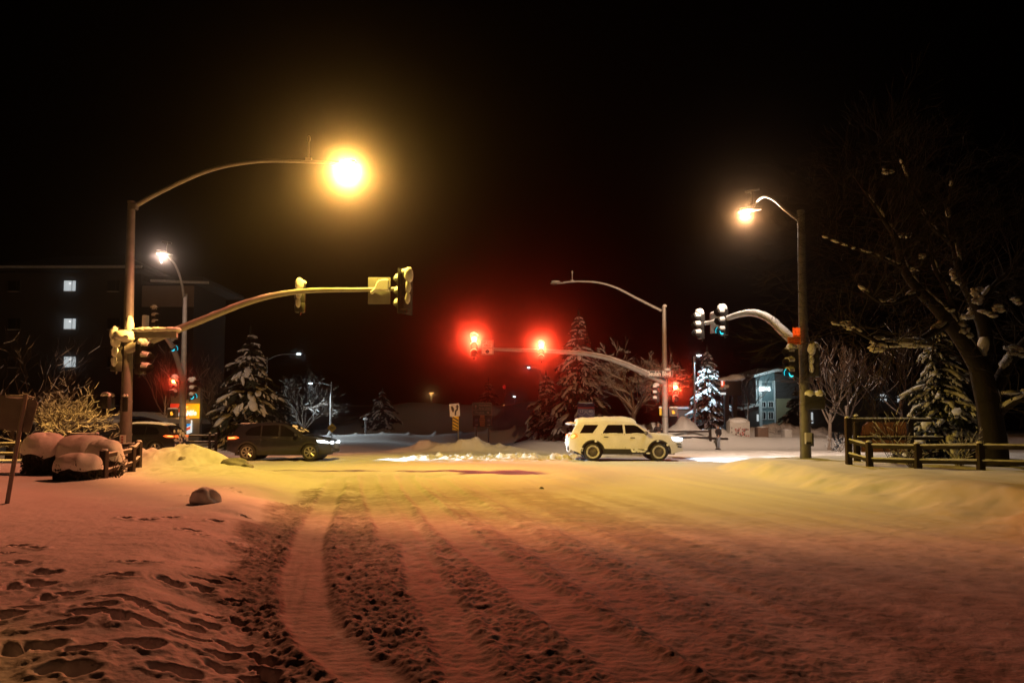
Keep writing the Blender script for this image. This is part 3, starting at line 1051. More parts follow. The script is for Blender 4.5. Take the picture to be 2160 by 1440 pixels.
signal_head(t, P(1717, 764, 25.7), (.5, .8), None, 1.0, .9, 14, top=.20, back_snow=True)
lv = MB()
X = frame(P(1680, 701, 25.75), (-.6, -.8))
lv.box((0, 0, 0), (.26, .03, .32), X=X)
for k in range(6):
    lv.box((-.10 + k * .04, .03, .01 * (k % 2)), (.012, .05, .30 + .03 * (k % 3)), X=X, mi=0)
lo = lv.build('visor_snow_glow', [M['e_red_lit_snow']], t)  # glowing slats imitate visor snow lit by the red signal
for k, (px, py) in enumerate(((1669, 720), (1682, 716))):
    o, X = plate_box(t, P(px, py, 25.7), (-.45, -.9), .25, .34, 'orange', 'red_lit_plate', .02)  # sign plates with the red signal light put into their colour
    for q in range(3):
        shapeX([(-.09, -.12 + q * .09), (.09, -.12 + q * .09), (.09, -.10 + q * .09), (-.09, -.10 + q * .09)], X, 'sign_red', o, 'symbol')
for (pa, pb, r_) in (((1683, 691, 25.8), (1693, 687, 26), .02), ((1686, 727, 25.75), (1717, 720, 25.7), .03), ((1690, 800, 25.75), (1715, 808, 25.7), .025)):
    MB().tube([P(*pa), P(*pb)], r_, 6).build('bracket', M['steel_dark'], t)
ped_signal(t, P(1719, 848, 25.7), (.4, .9), None, .66, .52, .15, 5)
o = MB().box(P(1706, 924, 25.6), (.25, .16, .40), bev=.02).build('control_box', M['cabinet'], t)
MB().box(P(1713, 927, 25.58), (.05, .19, .46), bev=.01).build('box_door', M['black'], o)
MB().box(P(1706, 934, 25.52), (.18, .04, .08), bev=.01).build('push_button', M['black'], o)

# --- far right pole with the street name
t, top = signal_pole(1403, 45.0, 648, 'far signal pole with the Beulah Blvd street sign and two glowing red signals', .21, .12)
arm(t, [(1395, 655, 45), (1345, 630, 44.8), (1300, 607, 44.6), (1262, 596, 44.5), (1225, 593.5, 44.3), (1188, 595, 44.2)], .09, .05, 'lamp_arm')
cobra(t, P(1172, 600, 44.2), (-1, -.1), 'lens_off')
detector(t, P(1207, 593, 44.2), .55, 0)
s = MB()
s.ell(P(1402, 645, 45), (.14, .14, .1), 10, 7, .08)
s.build('snow_cap', M['snow'], t, smooth=70)
arm(t, [(1403, 808, 45), (1350, 782, 44.3), (1290, 758, 43.4), (1240, 747, 42.7), (1180, 742, 42), (1142, 740, 41.5), (1060, 737, 40.6), (1003, 735, 40.1)], .19, .07, 'mast_arm', snow=(.03, 1.), lift=.5, fat=.8, flat=.85)
signal_head(t, P(1000, 730, 39.9), (.05, -1), 'red', 1.15, 1., 21, I=310)
signal_head(t, P(1142, 742, 41.2), (-.08, -1), 'red', 1.0, 1., 22, I=350)
o, X = plate_box(t, P(1028, 732.5, 40.0), (.02, -1), .70, .83, 'sign_white', 'turn_sign', border='sign_black')
textX('LEFT TURN', .115, X, (0, .27), 'sign_black', o)
textX('YIELD', .15, X, (0, .11), 'sign_black', o)
textX('ON GREEN', .115, X, (0, -.04), 'sign_black', o)
shapeX([(.11 * math.cos(a * PI / 10), -.24 + .11 * math.sin(a * PI / 10)) for a in range(20)], X, 'sign_black', o, 'symbol')
o, X = plate_box(t, P(1390, 788, 44.4), (.02, -1), 1.74, .43, 'sign_black', 'street_sign', .04, border='sign_legend')
textX('Beulah Blvd', .39, X, (0, -.01), 'sign_white', o, .024, .80, bold=.012)
s = MB()
s.ell(P(1408, 779, 44.45), (.20, .09, .09), 10, 8, .1)
s.ell(P(1353, 785, 44.6), (.22, .14, .18), 10, 8, .1)
s.build('snow_clump', M['snow'], o, smooth=70)
signal_head(t, P(1387, 830, 44.9), (-1, -.05), None, 1.0, .8, 23)
signal_head(t, P(1424, 828, 44.6), (-.05, -1), 'red', 1.0, .8, 24, I=55)
ped_signal(t, P(1421, 869, 44.6), (-.35, -1), 'hand', .5, .52, .07)
o = MB().box(P(1393, 868, 44.7), (.16, .12, .46), bev=.02).build('push_button_sign', M['sign_yellow'], t)
MB().ell(P(1393, 859, 44.7), (.12, .10, .07), 8, 6).build('snow_cap', M['snow'], o)

# --- far left pole
t, top = signal_pole(385, 42.0, 622, 'far left signal pole with a cold white lamp, in front of the gas station sign', .21, .12)
arm(t, [(388, 628, 42), (382, 592, 40.8), (371, 562, 39.8), (359, 545, 39), (349, 537, 38.5)], .08, .05, 'lamp_arm')
LAMP3 = P(341, 537, 38.2)
cobra(t, LAMP3, (-.6, -.8), 'e_lamp')
MB().tube([P(340, 540, 38.2), P(340, 555, 38.2)], [.035, .02], 6).build('icicle', M['snow'], t)
detector(t, P(351, 536, 38.5), .66, .55, (1, 0, -.2))
arm(t, [(386, 802, 42), (377, 768, 40), (366, 737, 38), (352, 714, 35.5), (335, 701, 33), (316, 694, 31)], .17, .08, 'mast_arm', snow=(.35, 1.), fat=.7)
signal_head(t, P(362, 722, 37.6), (1, -.35), 'green', .95, 1.1, 31)
signal_head(t, P(323, 669, 31.2), (1, -.45), None, .80, 1.1, 32)
o, X = plate_box(t, P(309, 680, 31.4), (.85, -.4), .45, .55, 'sign_white', 'sign_plate', snow=.04)
signal_head(t, P(369, 816, 41.5), (-.05, -1), 'red', 1.0, 1.2, 33, I=20, top=.2)
signal_head(t, P(402, 822, 41.6), (1, -.35), 'green', 1.1, 1.2, 34)
ped_signal(t, P(365, 872, 41.3), (-.3, -1), 'hand', .62, .5, .06)

# lamps of the lit street lights (photometry: amber near the edge of the beam, yellow straight down)
lamp('street_light_near', 'POINT', LAMP1 + Vector((0, 0, -.16)), 1, (1, 1, 1), .12,
     ramp=[(q, (v, v, v)) for q, v in ((.08, 40), (.21, 65), (.30, 140), (.35, 310), (.42, 540), (.46, 640), (.49, 650), (.54, 790), (.60, 900), (.70, 760), (.76, 470), (.85, 520), (.93, 470), (.98, 360))],
     aim=(.377, .175, -.91), ramp2=[(.02, (.9, .28, .14)), (.15, (1.7, .72, .24)), (.205, (3.2, 1.55, .30)), (.262, (3.05, 1.45, .29)), (.31, (.76, .21, .095)), (.42, (.59, .152, .068)), (.475, (.57, .185, .076)), (.53, (1.30, .45, .15)), (.585, (1.10, .54, .115)), (.65, (1.0, .58, .09)), (.74, (.98, .615, .075)), (.90, (.97, .62, .08)), (1., (1.04, .69, .10))])
lamp('street_light_right', 'POINT', LAMP2 + Vector((-.05, 0, -.14)), 1, (1, 1, 1), .1,
     ramp=[(.14, (100, 68, 44)), (.22, (56, 26, 10)), (.31, (54, 25, 9.5)), (.42, (130, 98, 74)), (.65, (190, 145, 112)), (.97, (190, 145, 110))],
     aim=(.45, .89, 0), ramp2=[(-.3, (1, 1, 1)), (.25, (1.2, 1.2, 1.2)), (.6, (5, 4.6, 4.2)), (.95, (9.5, 8.4, 7.4))])
lamp('street_light_left', 'POINT', LAMP3 + Vector((0, 0, -.14)), 1, (1, 1, 1), .1,
     ramp=[(.15, (20, 13.5, 10)), (.34, (24, 16, 12)), (.50, (52, 33, 24)), (.97, (120, 84, 56))])

# ------------------------------------------------------------------ cars
def make_car(name, loc, rz, label, cfg, group='cars crossing the junction'):
    t = thing(name, loc, label, 'car', group, rz)
    L, W = cfg['L'], cfg['W'] / 2
    px, pz = zip(*cfg['top'])
    belt, tum = cfg['belt'], cfg['tumble']
    wr, ar = cfg['wheel_r'], cfg['arch_r']
    wx = cfg['wheels']
    sill = cfg['sill']
    x0, x1 = -L / 2, L / 2

    def ztop(x):
        return float(np.interp(x, px, pz))

    def plan(x):
        k = 1.0
        k -= cfg.get('nose', .16) * max(0, (x - (x1 - .75)) / .75) ** 2.2
        k -= cfg.get('tail_round', .10) * max(0, ((x0 + .6) - x) / .6) ** 2.2
        return k

    def width(x, z):
        w = W * (1 - .035 * ((z - .62) / .34) ** 2) if z < belt else W * (1 - .035 * ((belt - .62) / .34) ** 2) - (z - belt) * tum
        return w * plan(x)

    def zbot(x):
        z = sill
        for c in wx:
            d = abs(x - c)
            if d < ar:
                z = max(z, wr + math.sqrt(max(0, ar * ar - d * d)))
        if x > x1 - .45:
            z = max(z, sill + .02 + .10 * ((x - x1 + .45) / .45))
        if x < x0 + .45:
            z = max(z, sill + .04 + .16 * ((x0 + .45 - x) / .45))
        return z
    xs = sorted(set([round(v, 4) for v in np.linspace(x0, x1, 150)] + [c + s * ar for c in wx for s in (-1, 1)]))
    NT, NC = 16, 7
    vs, fs = [], []
    rows = []
    for x in xs:
        zt, zb = ztop(x), zbot(x)
        zb = min(zb, zt - .08)
        ring = []
        for i in range(NT + 1):
            f = i / NT
            z = zb + (zt - .055 - zb) * f
            ring.append((width(x, z), z))
        wtop = width(x, zt - .055)
        ring += [(wtop - .018, zt - .022), (wtop - .06, zt - .004)]
        side = ring[:]
        cw = wtop - .06
        crown = [(cw * (1 - 2 * k / NC), zt - .004 + .028 * (1 - (1 - 2 * k / NC) ** 2)) for k in range(1, NC)]
        full = [(x, a, z) for a, z in side] + [(x, a, z) for a, z in crown] + [(x, -a, z) for a, z in side[::-1]]
        rows.append(list(range(len(vs), len(vs) + len(full))))
        vs += full
    n = len(rows[0])
    for i in range(len(rows) - 1):
        for j in range(n - 1):
            fs.append((rows[i][j], rows[i][j + 1], rows[i + 1][j + 1], rows[i + 1][j]))
    h = NT + 3
    for r in (rows[0], rows[-1]):     # bumper faces
        for j in range(h - 1):
            fs.append((r[j], r[j + 1], r[n - 2 - j], r[n - 1 - j]))
        fs.append(tuple(r[h - 1:n - h + 1]))
    mb = MB()
    mb.add(vs, fs)
    body = mb.build('body', M[cfg['paint']], t, world=False, smooth=38)
    # dark underbody and wheel wells
    ub = MB()
    ub.box((0, 0, sill + .05), (L * .86, 2 * W * .80, .16))
    for c in wx:
        ub.cyl((c, 0, wr + .06), (0, 1, 0), ar * .98, 2 * W * .84, 28)
    ub.build('underbody', M['plastic'], t, world=False)

    def side_poly(poly, off, name, mat, sides=(-1, 1), cuts=2, th=.0, parent=t):
        outs = []
        for sd in sides:
            bm = bmesh.new()
            vv = [bm.verts.new((p[0], 0, p[1])) for p in poly]
            bm.faces.new(vv)
            bmesh.ops.triangulate(bm, faces=bm.faces[:])
            for _ in range(cuts):
                bmesh.ops.subdivide_edges(bm, edges=bm.edges[:], cuts=1, use_grid_fill=True)
                bmesh.ops.triangulate(bm, faces=bm.faces[:])
            for v in bm.verts:
                v.co.y = sd * (width(v.co.x, v.co.z) + off)
            m2 = MB()
            bm.verts.index_update()
            m2.add([v.co.copy() for v in bm.verts], [tuple(v.index for v in f.verts) for f in bm.faces])
            # rim going inwards so that the piece has thickness
            be = [e for e in bm.edges if len(e.link_faces) == 1]
            o = len(m2.V)
            for e in be:
                a, b = e.verts
                k = len(m2.V)
                m2.V += [tuple(a.co), tuple(b.co), (b.co.x, b.co.y - sd * (off + .03), b.co.z), (a.co.x, a.co.y - sd * (off + .03), a.co.z)]
                m2.F.append((k, k + 1, k + 2, k + 3))
                m2.I.append(0)
            bm.free()
            outs.append(m2.build(name, M[mat], parent, world=False))
        return outs

    for poly in cfg['windows']:
        side_poly(poly, .007, 'window', 'glass')
    if cfg.get('window_trim'):
        side_poly(cfg['window_trim'], .004, 'window_trim', 'plastic')

    def top_patch(xa, xb, name, mat, inset=.05, lift=.010):
        m2 = MB()
        k = 12
        v2, f2 = [], []
        xx = np.linspace(xa, xb, 14)
        for x in xx:
            zt = ztop(x)
            cw = (width(x, zt - .055) - .06) * (1 - inset)
            for j in range(k + 1):
                a = 1 - 2 * j / k
                v2.append((x, cw * a, zt - .004 + .028 * (1 - a * a) + lift))
        for i in range(13):
            for j in range(k):
                a = i * (k + 1) + j
                f2.append((a, a + 1, a + k + 2, a + k + 1))
        m2.add(v2, f2)
        return m2.build(name, M[mat], t, world=False)
    top_patch(*cfg['windshield'], 'windshield', 'glass')
    top_patch(*cfg['rear_glass'], 'rear_window', 'glass')
    if cfg.get('cladding'):
        for poly in cfg['cladding']:
            side_poly(poly, .012, 'sill_cladding', 'plastic')
    for c in wx:
        ring = [(c + (ar + .055) * math.cos(R(a)), wr + (ar + .055) * math.sin(R(a))) for a in range(-8, 189, 7)] + [(c + (ar - .01) * math.cos(R(a)), wr + (ar - .01) * math.sin(R(a))) for a in range(188, -9, -7)]
        side_poly(ring, .010, 'wheel_arch', cfg.get('arch_mat', 'plastic'), cuts=0)
    for seam in cfg['seams']:
        for sd in (-1, 1):
            m2 = MB()
            m2.tube([(x, sd * (width(x, z) + .001), z) for x, z in seam], .011, 4)
            m2.build('panel_gap', M['plastic'], t, world=False)
    for hx, hz in cfg['handles']:
        for sd in (-1, 1):
            MB().box((hx, sd * (width(hx, hz) + .018), hz), (.20, .035, .035), bev=.012).build('door_handle', M[cfg.get('handle_mat', cfg['paint'])], t, world=False)
    for sd in (-1, 1):
        mx, mz = cfg['mirror']
        m2 = MB()
        m2.ell((mx, sd * (width(mx, mz) + .13), mz + .02), (.09, .13, .085), 12, 8)
        m2.box((mx + .02, sd * (width(mx, mz) + .03), mz - .03), (.06, .10, .03), bev=.01)
        m2.build('mirror', M[cfg.get('mirror_mat', cfg['paint'])], t, world=False)
    # lights that wrap round the corners
    for nm, polys, mat in (('headlight', cfg['headlight'], cfg['head_mat']), ('tail_light', cfg['tail'], cfg['tail_mat'])):
        for poly in polys:
            for o in side_poly(poly, .010, nm, mat):
                pass
    fz = cfg['front_z']
    m2 = MB()
    m2.box((x1 + .004, 0, fz), (.03, W * .9, .24), bev=.01)
    g = m2.build('grille', M['black'], t, world=False)
    m2 = MB()
    for k in range(4):
        m2.box((x1 + .024, 0, fz - .08 + k * .052), (.012, W * .82, .014))
    m2.build('grille_bar', M['steel'], g, world=False)
    m2 = MB()
    m2.box((x1 - .01, 0, sill + .16), (.06, W * 1.25, .14), bev=.03)
    m2.build('front_bumper', M['plastic'], t, world=False)
    m2 = MB()
    m2.box((x0 + .0, 0, sill + .24), (.08, W * 1.5, .18), bev=.03)
    m2.build('rear_bumper', M['plastic'], t, world=False)
    for sd in (-1, 1):
        m2 = MB()
        m2.box((x1 - .02, sd * W * .60, cfg['head_z']), (.06, W * .36, .12), bev=.02)
        m2.build('headlight', M[cfg['head_mat']], t, world=False)
        m2 = MB()
        m2.box((x0 + .01, sd * W * .62, cfg['tail_z']), (.05, W * .34, .13), bev=.02)
        m2.build('tail_light', M[cfg['tail_mat']], t, world=False)
    # wheels
    for c in wx:
        for sd in (-1, 1):
            yc = sd * (W - .12)
            m2 = MB()
            prof = [(wr * .70, -.11), (wr * .93, -.115), (wr * .99, -.08), (wr, 0), (wr * .99, .08), (wr * .93, .115), (wr * .70, .11)]
            ns = 36
            v2, f2 = [], []
            for j in range(ns):
                a = 2 * PI * j / ns
                for r_, y_ in prof:
                    v2.append((c + r_ * math.cos(a), yc + y_, wr + r_ * math.sin(a)))
            k = len(prof)
            for j in range(ns):
                for i in range(k - 1):
                    a, b = j * k + i, ((j + 1) % ns) * k + i
                    f2.append((a, a + 1, b + 1, b))
            m2.add(v2, f2)
            wheel = m2.build('wheel', M[cfg.get('tyre_mat', 'tyre')], t, world=False, smooth=60)
            m2 = MB()
            yf = yc + sd * .085
            ro = wr * .70
            for j in range(40):
                a, b = 2 * PI * j / 40, 2 * PI * (j + 1) / 40
                k = len(m2.V)
                for r_, y_ in ((ro * 1.02, yf + sd * .02), (ro * .9, yf + sd * .012), (ro * .86, yf - sd * .05)):
                    m2.V += [(c + r_ * math.cos(a), y_, wr + r_ * math.sin(a)), (c + r_ * math.cos(b), y_, wr + r_ * math.sin(b))]
                m2.F += [(k, k + 1, k + 3, k + 2), (k + 2, k + 3, k + 5, k + 4)]
                m2.I += [0, 0]
            for j in range(cfg['spokes']):
                a = 2 * PI * j / cfg['spokes'] + .15
                for da in (-.10, .10) if cfg['spokes'] < 9 else (0,):
                    p0 = (c + ro * .16 * math.cos(a), yf + sd * .0, wr + ro * .16 * math.sin(a))
                    p1 = (c + ro * .92 * math.cos(a + da), yf + sd * .008, wr + ro * .92 * math.sin(a + da))
                    m2.tube([p0, p1], [.026, .020], 5)
            m2.cyl((c, yf + sd * .005, wr), (0, 1, 0), ro * .2, .04, 14)
            m2.build('rim', M[cfg['rim_mat']], wheel, world=False, smooth=50)
            m2 = MB()
            m2.cyl((c, yf - sd * .055, wr), (0, 1, 0), ro * .9, .02, 28)
            m2.build('brake_disc', M['black_matte'], wheel, world=False)
            if cfg.get('snow_wheels'):
                m2 = MB()
                rr = random.Random(int(c * 10 + sd))
                ns = 30
                v2, f2 = [], []
                for j in range(ns):
                    a = 2 * PI * j / ns
                    q = rr.uniform(-.012, .012)
                    for r_, y_ in ((ro * .76 + q, yf + sd * .0), (ro * .84, yf + sd * .026), (ro * .98 + q, yf + sd * .033), (wr * .74 + q * .5, yf + sd * .036), (wr * .78 + q, yf + sd * .0)):
                        v2.append((c + r_ * math.cos(a), y_, wr + r_ * math.sin(a)))
                for j in range(ns):
                    for i in range(4):
                        a, b = j * 5 + i, ((j + 1) % ns) * 5 + i
                        f2.append((a, a + 1, b + 1, b))
                m2.add(v2, f2)
                m2.build('packed_snow', M['tyre_snow'], wheel, world=False, smooth=80)
    return t, width, ztop, side_poly


def roof_snow(t, width, ztop, xa, xb, th, seed, name='roof_snow', inset=.02, edge=.5):
    rnd = random.Random(seed)
    nx, ny = 46, 22
    vs, fs = [], []
    for i in range(nx + 1):
        x = xa + (xb - xa) * i / nx
        zt = ztop(x)
        w = width(x, zt - .055) - inset
        for j in range(ny + 1):
            a = 1 - 2 * j / ny
            ed = min(1, (1 - abs(a)) / .16, (1 - abs(2 * i / nx - 1)) / .07)
            n = float(fbm(np.array([x * 2.2 + seed]), np.array([a * 2.2]), 3, 7)[0])
            n2 = float(vnoise(np.array([x * 5.5 + seed]), np.array([a * 1.5]), 9)[0])
            h = th * max(0, (ed if ed < 1 else 1)) ** edge * (1 + .34 * n + .20 * n2)
            vs.append((x, w * a, zt + .028 * (1 - a * a) + h - (.0 if ed > 0 else .04)))
    for i in range(nx):
        for j in range(ny):
            a = i * (ny + 1) + j
            fs.append((a, a + 1, a + ny + 2, a + ny + 1))
    mb = MB()
    mb.add(vs, fs)
    return mb.build(name, M['snow'], t, world=False, smooth=80)


CROSS = dict(   # compact crossover
    L=4.56, W=1.84, belt=1.02, tumble=.36, wheel_r=.362, arch_r=.42, wheels=(-1.36, 1.37), sill=.26, spokes=7, paint='paint_dark',
    top=[(-2.28, .86), (-2.24, 1.02), (-2.16, 1.10), (-1.92, 1.40), (-1.80, 1.53), (-1.45, 1.605), (-.8, 1.655), (-.2, 1.66), (.22, 1.60), (.50, 1.49), (1.02, 1.16), (1.12, 1.10), (1.5, 1.045), (1.9, .97), (2.12, .88), (2.22, .78), (2.28, .62)],
    windows=[[(-1.42, 1.10), (-1.50, 1.20), (-1.30, 1.42), (-.86, 1.53), (-.82, 1.53), (-.80, 1.085)], [(-.76, 1.08), (-.76, 1.535), (-.22, 1.55), (-.04, 1.545), (-.02, 1.065)], [(.06, 1.06), (.04, 1.54), (.26, 1.47), (.80, 1.13), (.84, 1.06)]],
    windshield=(.30, 1.06), rear_glass=(-2.15, -1.80),
    cladding=[[(-.95, .26), (-.95, .42), (.95, .42), (.95, .26)]],
    seams=[[(-.80, 1.07), (-.78, .8), (-.95, .62)], [(.02, 1.05), (.04, .45)], [(.92, 1.05), (.90, .45)], [(-2.0, .95), (-1.2, .92), (0, .90), (1.2, .90), (1.95, .86)]],
    handles=[(-.55, .95), (.22, .93)], mirror=(.78, 1.10),
    headlight=[[(1.72, .80), (1.66, .90), (1.98, .885), (2.20, .80), (2.18, .75)]], head_mat='e_head',
    tail=[[(-2.24, .92), (-2.24, 1.03), (-1.86, 1.06), (-1.72, 1.0), (-1.90, .93)]], tail_mat='e_tail', front_z=.62, head_z=.79, tail_z=.98, rim_mat='rim')

gy = .03
t, wf, zf, sp = make_car('crossover_car', (-10.18, 32.0, gy), 0, 'dark grey crossover with lit headlight pointing right, behind the ploughed snow heap', CROSS)
sp([(-2.22, .965), (-2.22, 1.01), (-1.98, 1.03), (-1.86, 1.0), (-1.98, .97)], .016, 'tail_lamp', 'e_tail_hot')
m = MB()
m.box((-2.02, 0, 1.60), (.34, 1.12, .035), bev=.012)
m.build('roof_spoiler', M['paint_dark'], t, world=False)
m = MB()
rr = random.Random(3)
for k in range(16):
    m.ell((rr.uniform(.35, .95), rr.uniform(-.6, .6), 0), (.06, .05, .03), 6, 5, .2, rnd=rr)
    for q in range(-len(ellipsoid((0, 0, 0), (1, 1, 1), 6, 5)[0]), 0):
        x, y, z = m.V[q]
        m.V[q] = (x, y, z + zf(x) + .02)
for k in range(10):
    m.ell((rr.uniform(-1.9, -1.2), rr.uniform(-.6, .6), 1.62), (.10, .08, .03), 6, 5, .2, rnd=rr)
m.build('snow_crumbs', M['snow'], t, world=False)

C2 = dict(CROSS)
C2.update(paint='paint_black', head_mat='glass', spokes=5, rim_mat='rim')
t, wf, zf, sp = make_car('suv', (P(273, 900, 36.5).x, 37.4, gy), PI, 'black SUV facing left, half hidden by the left signal pole, snow on its roof', C2)
roof_snow(t, wf, zf, -1.7, .1, .055, 5)
sp([(-2.22, .965), (-2.22, 1.01), (-2.02, 1.03), (-1.90, 1.0), (-2.02, .97)], .016, 'tail_lamp', 'e_tail_hot')
m = MB()
for k in range(34):
    zz = rr.uniform(.5, 1.35)
    m.ell((-2.28 + max(0, zz - 1.0) * .55, rr.uniform(-.72, .72), zz), (.035, rr.uniform(.06, .20), rr.uniform(.03, .09)), 9, 7, .3, rnd=rr)
m.build('snow_crust', M['snow'], t, world=False, smooth=80)

BIG = dict(   # large three-row SUV plastered with snow
    L=4.98, W=2.0, belt=1.12, tumble=.30, wheel_r=.385, arch_r=.47, wheels=(-1.46, 1.42), sill=.30, spokes=16, paint='paint_white',
    top=[(-2.49, .80), (-2.47, 1.04), (-2.40, 1.16), (-2.20, 1.52), (-2.08, 1.66), (-1.7, 1.71), (-1.0, 1.755), (-.2, 1.75), (.30, 1.69), (.50, 1.62), (1.0, 1.28), (1.12, 1.20), (1.35, 1.165), (2.0, 1.10), (2.30, 1.02), (2.44, .90), (2.49, .66)],
    windows=[[(-2.02, 1.20), (-1.80, 1.56), (-1.20, 1.56), (-1.24, 1.48), (-1.46, 1.20)], [(-1.02, 1.19), (-.98, 1.27), (-.78, 1.56), (-.14, 1.56), (-.12, 1.19)], [(-.02, 1.18), (-.04, 1.555), (.38, 1.55), (.52, 1.50), (.90, 1.19)]],
    windshield=(.48, 1.10), rear_glass=(-2.38, -2.10),
    cladding=[[(-1.0, .30), (-1.0, .52), (.96, .50), (.96, .30)]], arch_mat='plastic',
    seams=[[(-1.06, 1.18), (-1.0, .55)], [(-.07, 1.17), (-.05, .54)], [(1.0, 1.16), (.93, .54)]],
    handles=[(-.88, 1.03), (.28, 1.0)], mirror=(.86, 1.18),
    headlight=[[(1.98, 1.03), (2.03, .90), (2.18, .84), (2.40, .84), (2.42, .94), (2.30, 1.02)]], head_mat='e_head',
    tail=[[(-2.40, .95), (-2.42, 1.12), (-2.22, 1.20), (-2.14, 1.14), (-2.10, 1.05), (-2.28, .96)]], tail_mat='e_tail', front_z=.80, head_z=.93, tail_z=1.08,
    rim_mat='rim_dark', snow_wheels=True, tyre_mat='tyre', handle_mat='plastic', mirror_mat='rim_dark', nose=.14, tail_=.1)
t, wf, zf, sp = make_car('large_suv', (4.98, 32.05, gy), 0, 'big white snow-plastered SUV with snow piled on its roof, headlight on', BIG)
roof_snow(t, wf, zf, -2.22, .52, .125, 8, edge=.9)
roof_snow(t, wf, zf, 1.28, 2.30, .03, 12, 'bonnet_snow')
sp([(-2.38, .98), (-2.40, 1.08), (-2.28, 1.15), (-2.20, 1.10), (-2.28, 1.0)], .016, 'tail_lamp', 'e_tail_hot')
sp([(2.20, .70), (2.20, .76), (2.40, .73), (2.42, .68)], .012, 'fog_lamp', 'plastic')
sp([(2.24, .58), (2.24, .66), (2.42, .62), (2.43, .56)], .012, 'fog_lamp', 'plastic')
m = MB()
rr = random.Random(8)
m.ell((-2.46, 0, .80), (.12, .78, .36), 18, 12, .10, rnd=rr)
m.ell((-2.42, 0, .50), (.12, .80, .16), 18, 10, .14, rnd=rr)
m.ell((-2.34, 0, 1.62), (.22, .66, .07), 14, 9, .12, rnd=rr)
m.build('snow_crust', M['snow'], t, world=False, smooth=80)
m = MB()
for sd in (-1, 1):
    for k in range(12):
        x = rr.uniform(.15, .95)
        z = rr.uniform(.30, .50)
        m.ell((x, sd * (wf(x, z) + .012), z), (rr.uniform(.05, .16), .012, rr.uniform(.02, .05)), 8, 6, .25, rnd=rr)
    for c in (-1.46, 1.42):
        for k in range(4):
            a = R(rr.uniform(-5, 185))
            q = .485 + rr.uniform(-.02, .03)
            m.ell((c + q * math.cos(a), sd * (wf(c, .8) + .014), .385 + q * math.sin(a)), (rr.uniform(.02, .07), .012, rr.uniform(.02, .05)), 7, 5, .25, rnd=rr)
    for k in range(18):
        x = rr.uniform(-.95, .9)
        m.ell((x, sd * (wf(x, 1.17) + .012), 1.175), (rr.uniform(.06, .14), .014, rr.uniform(.012, .03)), 8, 6, .2, rnd=rr)
m.build('snow_spatter', M['snow'], t, world=False, smooth=80)

# headlights throw their beams along the road
for (x, y, z, I, dr, cone) in ((-7.80, 31.55, .74, 230, (1, .05, -.03), 50), (-7.80, 32.5, .74, 230, (1, .06, -.03), 50), (7.56, 31.4, .86, 120, (1, .24, -.01), 110), (7.56, 32.7, .86, 120, (1, .27, -.01), 110)):
    lamp('headlight_beam', 'SPOT', (x, y, z), I, (.72, .86, 1), .06, dr, cone, 1.)

# ------------------------------------------------------------------ people
def skin_mesh(chains, name, mat, parent, sub=2, world=False):
    """Chains of (x, y, z, r) joined where coordinates coincide, grown by a Skin modifier and applied."""
    verts, rad, edges, key = [], [], [], {}
    for ch in chains:
        prev = None
        for (x, y, z, r) in ch:
            k = (round(x, 4), round(y, 4), round(z, 4))
            if k not in key:
                key[k] = len(verts)
                verts.append((x, y, z))
                rad.append(r)
            i = key[k]
            if prev is not None and prev != i:
                edges.append((prev, i))
            prev = i
    me = bpy.data.meshes.new('s')
    me.from_pydata(verts, edges, [])
    ob = bpy.data.objects.new('s', me)
    COL.objects.link(ob)
    md = ob.modifiers.new('skin', 'SKIN')
    md.use_smooth_shade = True
    for i, r in enumerate(rad):
        sv = me.skin_vertices[0].data[i]
        rx, ry = r if isinstance(r, tuple) else (r, r)
        sv.radius = (rx, ry)
        sv.use_root = (i == 0)
    if sub:
        sd = ob.modifiers.new('sub', 'SUBSURF')
        sd.levels = sub
        sd.render_levels = sub
    dg = bpy.context.evaluated_depsgraph_get()
    m2 = bpy.data.meshes.new_from_object(ob.evaluated_get(dg))
    bpy.data.objects.remove(ob)
    m2.name = name
    m2.materials.clear()
    m2.materials.append(M[mat])
    m2.polygons.foreach_set('use_smooth', [True] * len(m2.polygons))
    o = bpy.data.objects.new(name, m2)
    COL.objects.link(o)
    o.parent = parent
    return o


def hand(ch, w, d, u, s=1.):
    """Five curled finger chains from the wrist w; d = along the forearm, u = thumb side."""
    w, d, u = Vector(w), Vector(d).normalized(), Vector(u).normalized()
    n = d.cross(u).normalized()
    palm = w + d * .05
    ch.append([(*w, .026), (*palm, (.036))])
    for k, (L, off) in enumerate(((.066, .028), (.076, .010), (.070, -.009), (.055, -.027))):
        a = palm + d * .035 + u * off
        b = a + d * L * .5 + n * .012
        c = b + d * L * .34 + n * .030
        ch.append([(*palm, .036), (*a, .0100), (*b, .0092), (*c, .0078)])
    a = w + d * .03 + u * .030
    ch.append([(*w, .026), (*a, .013), (*(a + u * .022 + d * .03), .0105), (*(a + u * .022 + d * .055 + n * .01), .009)])


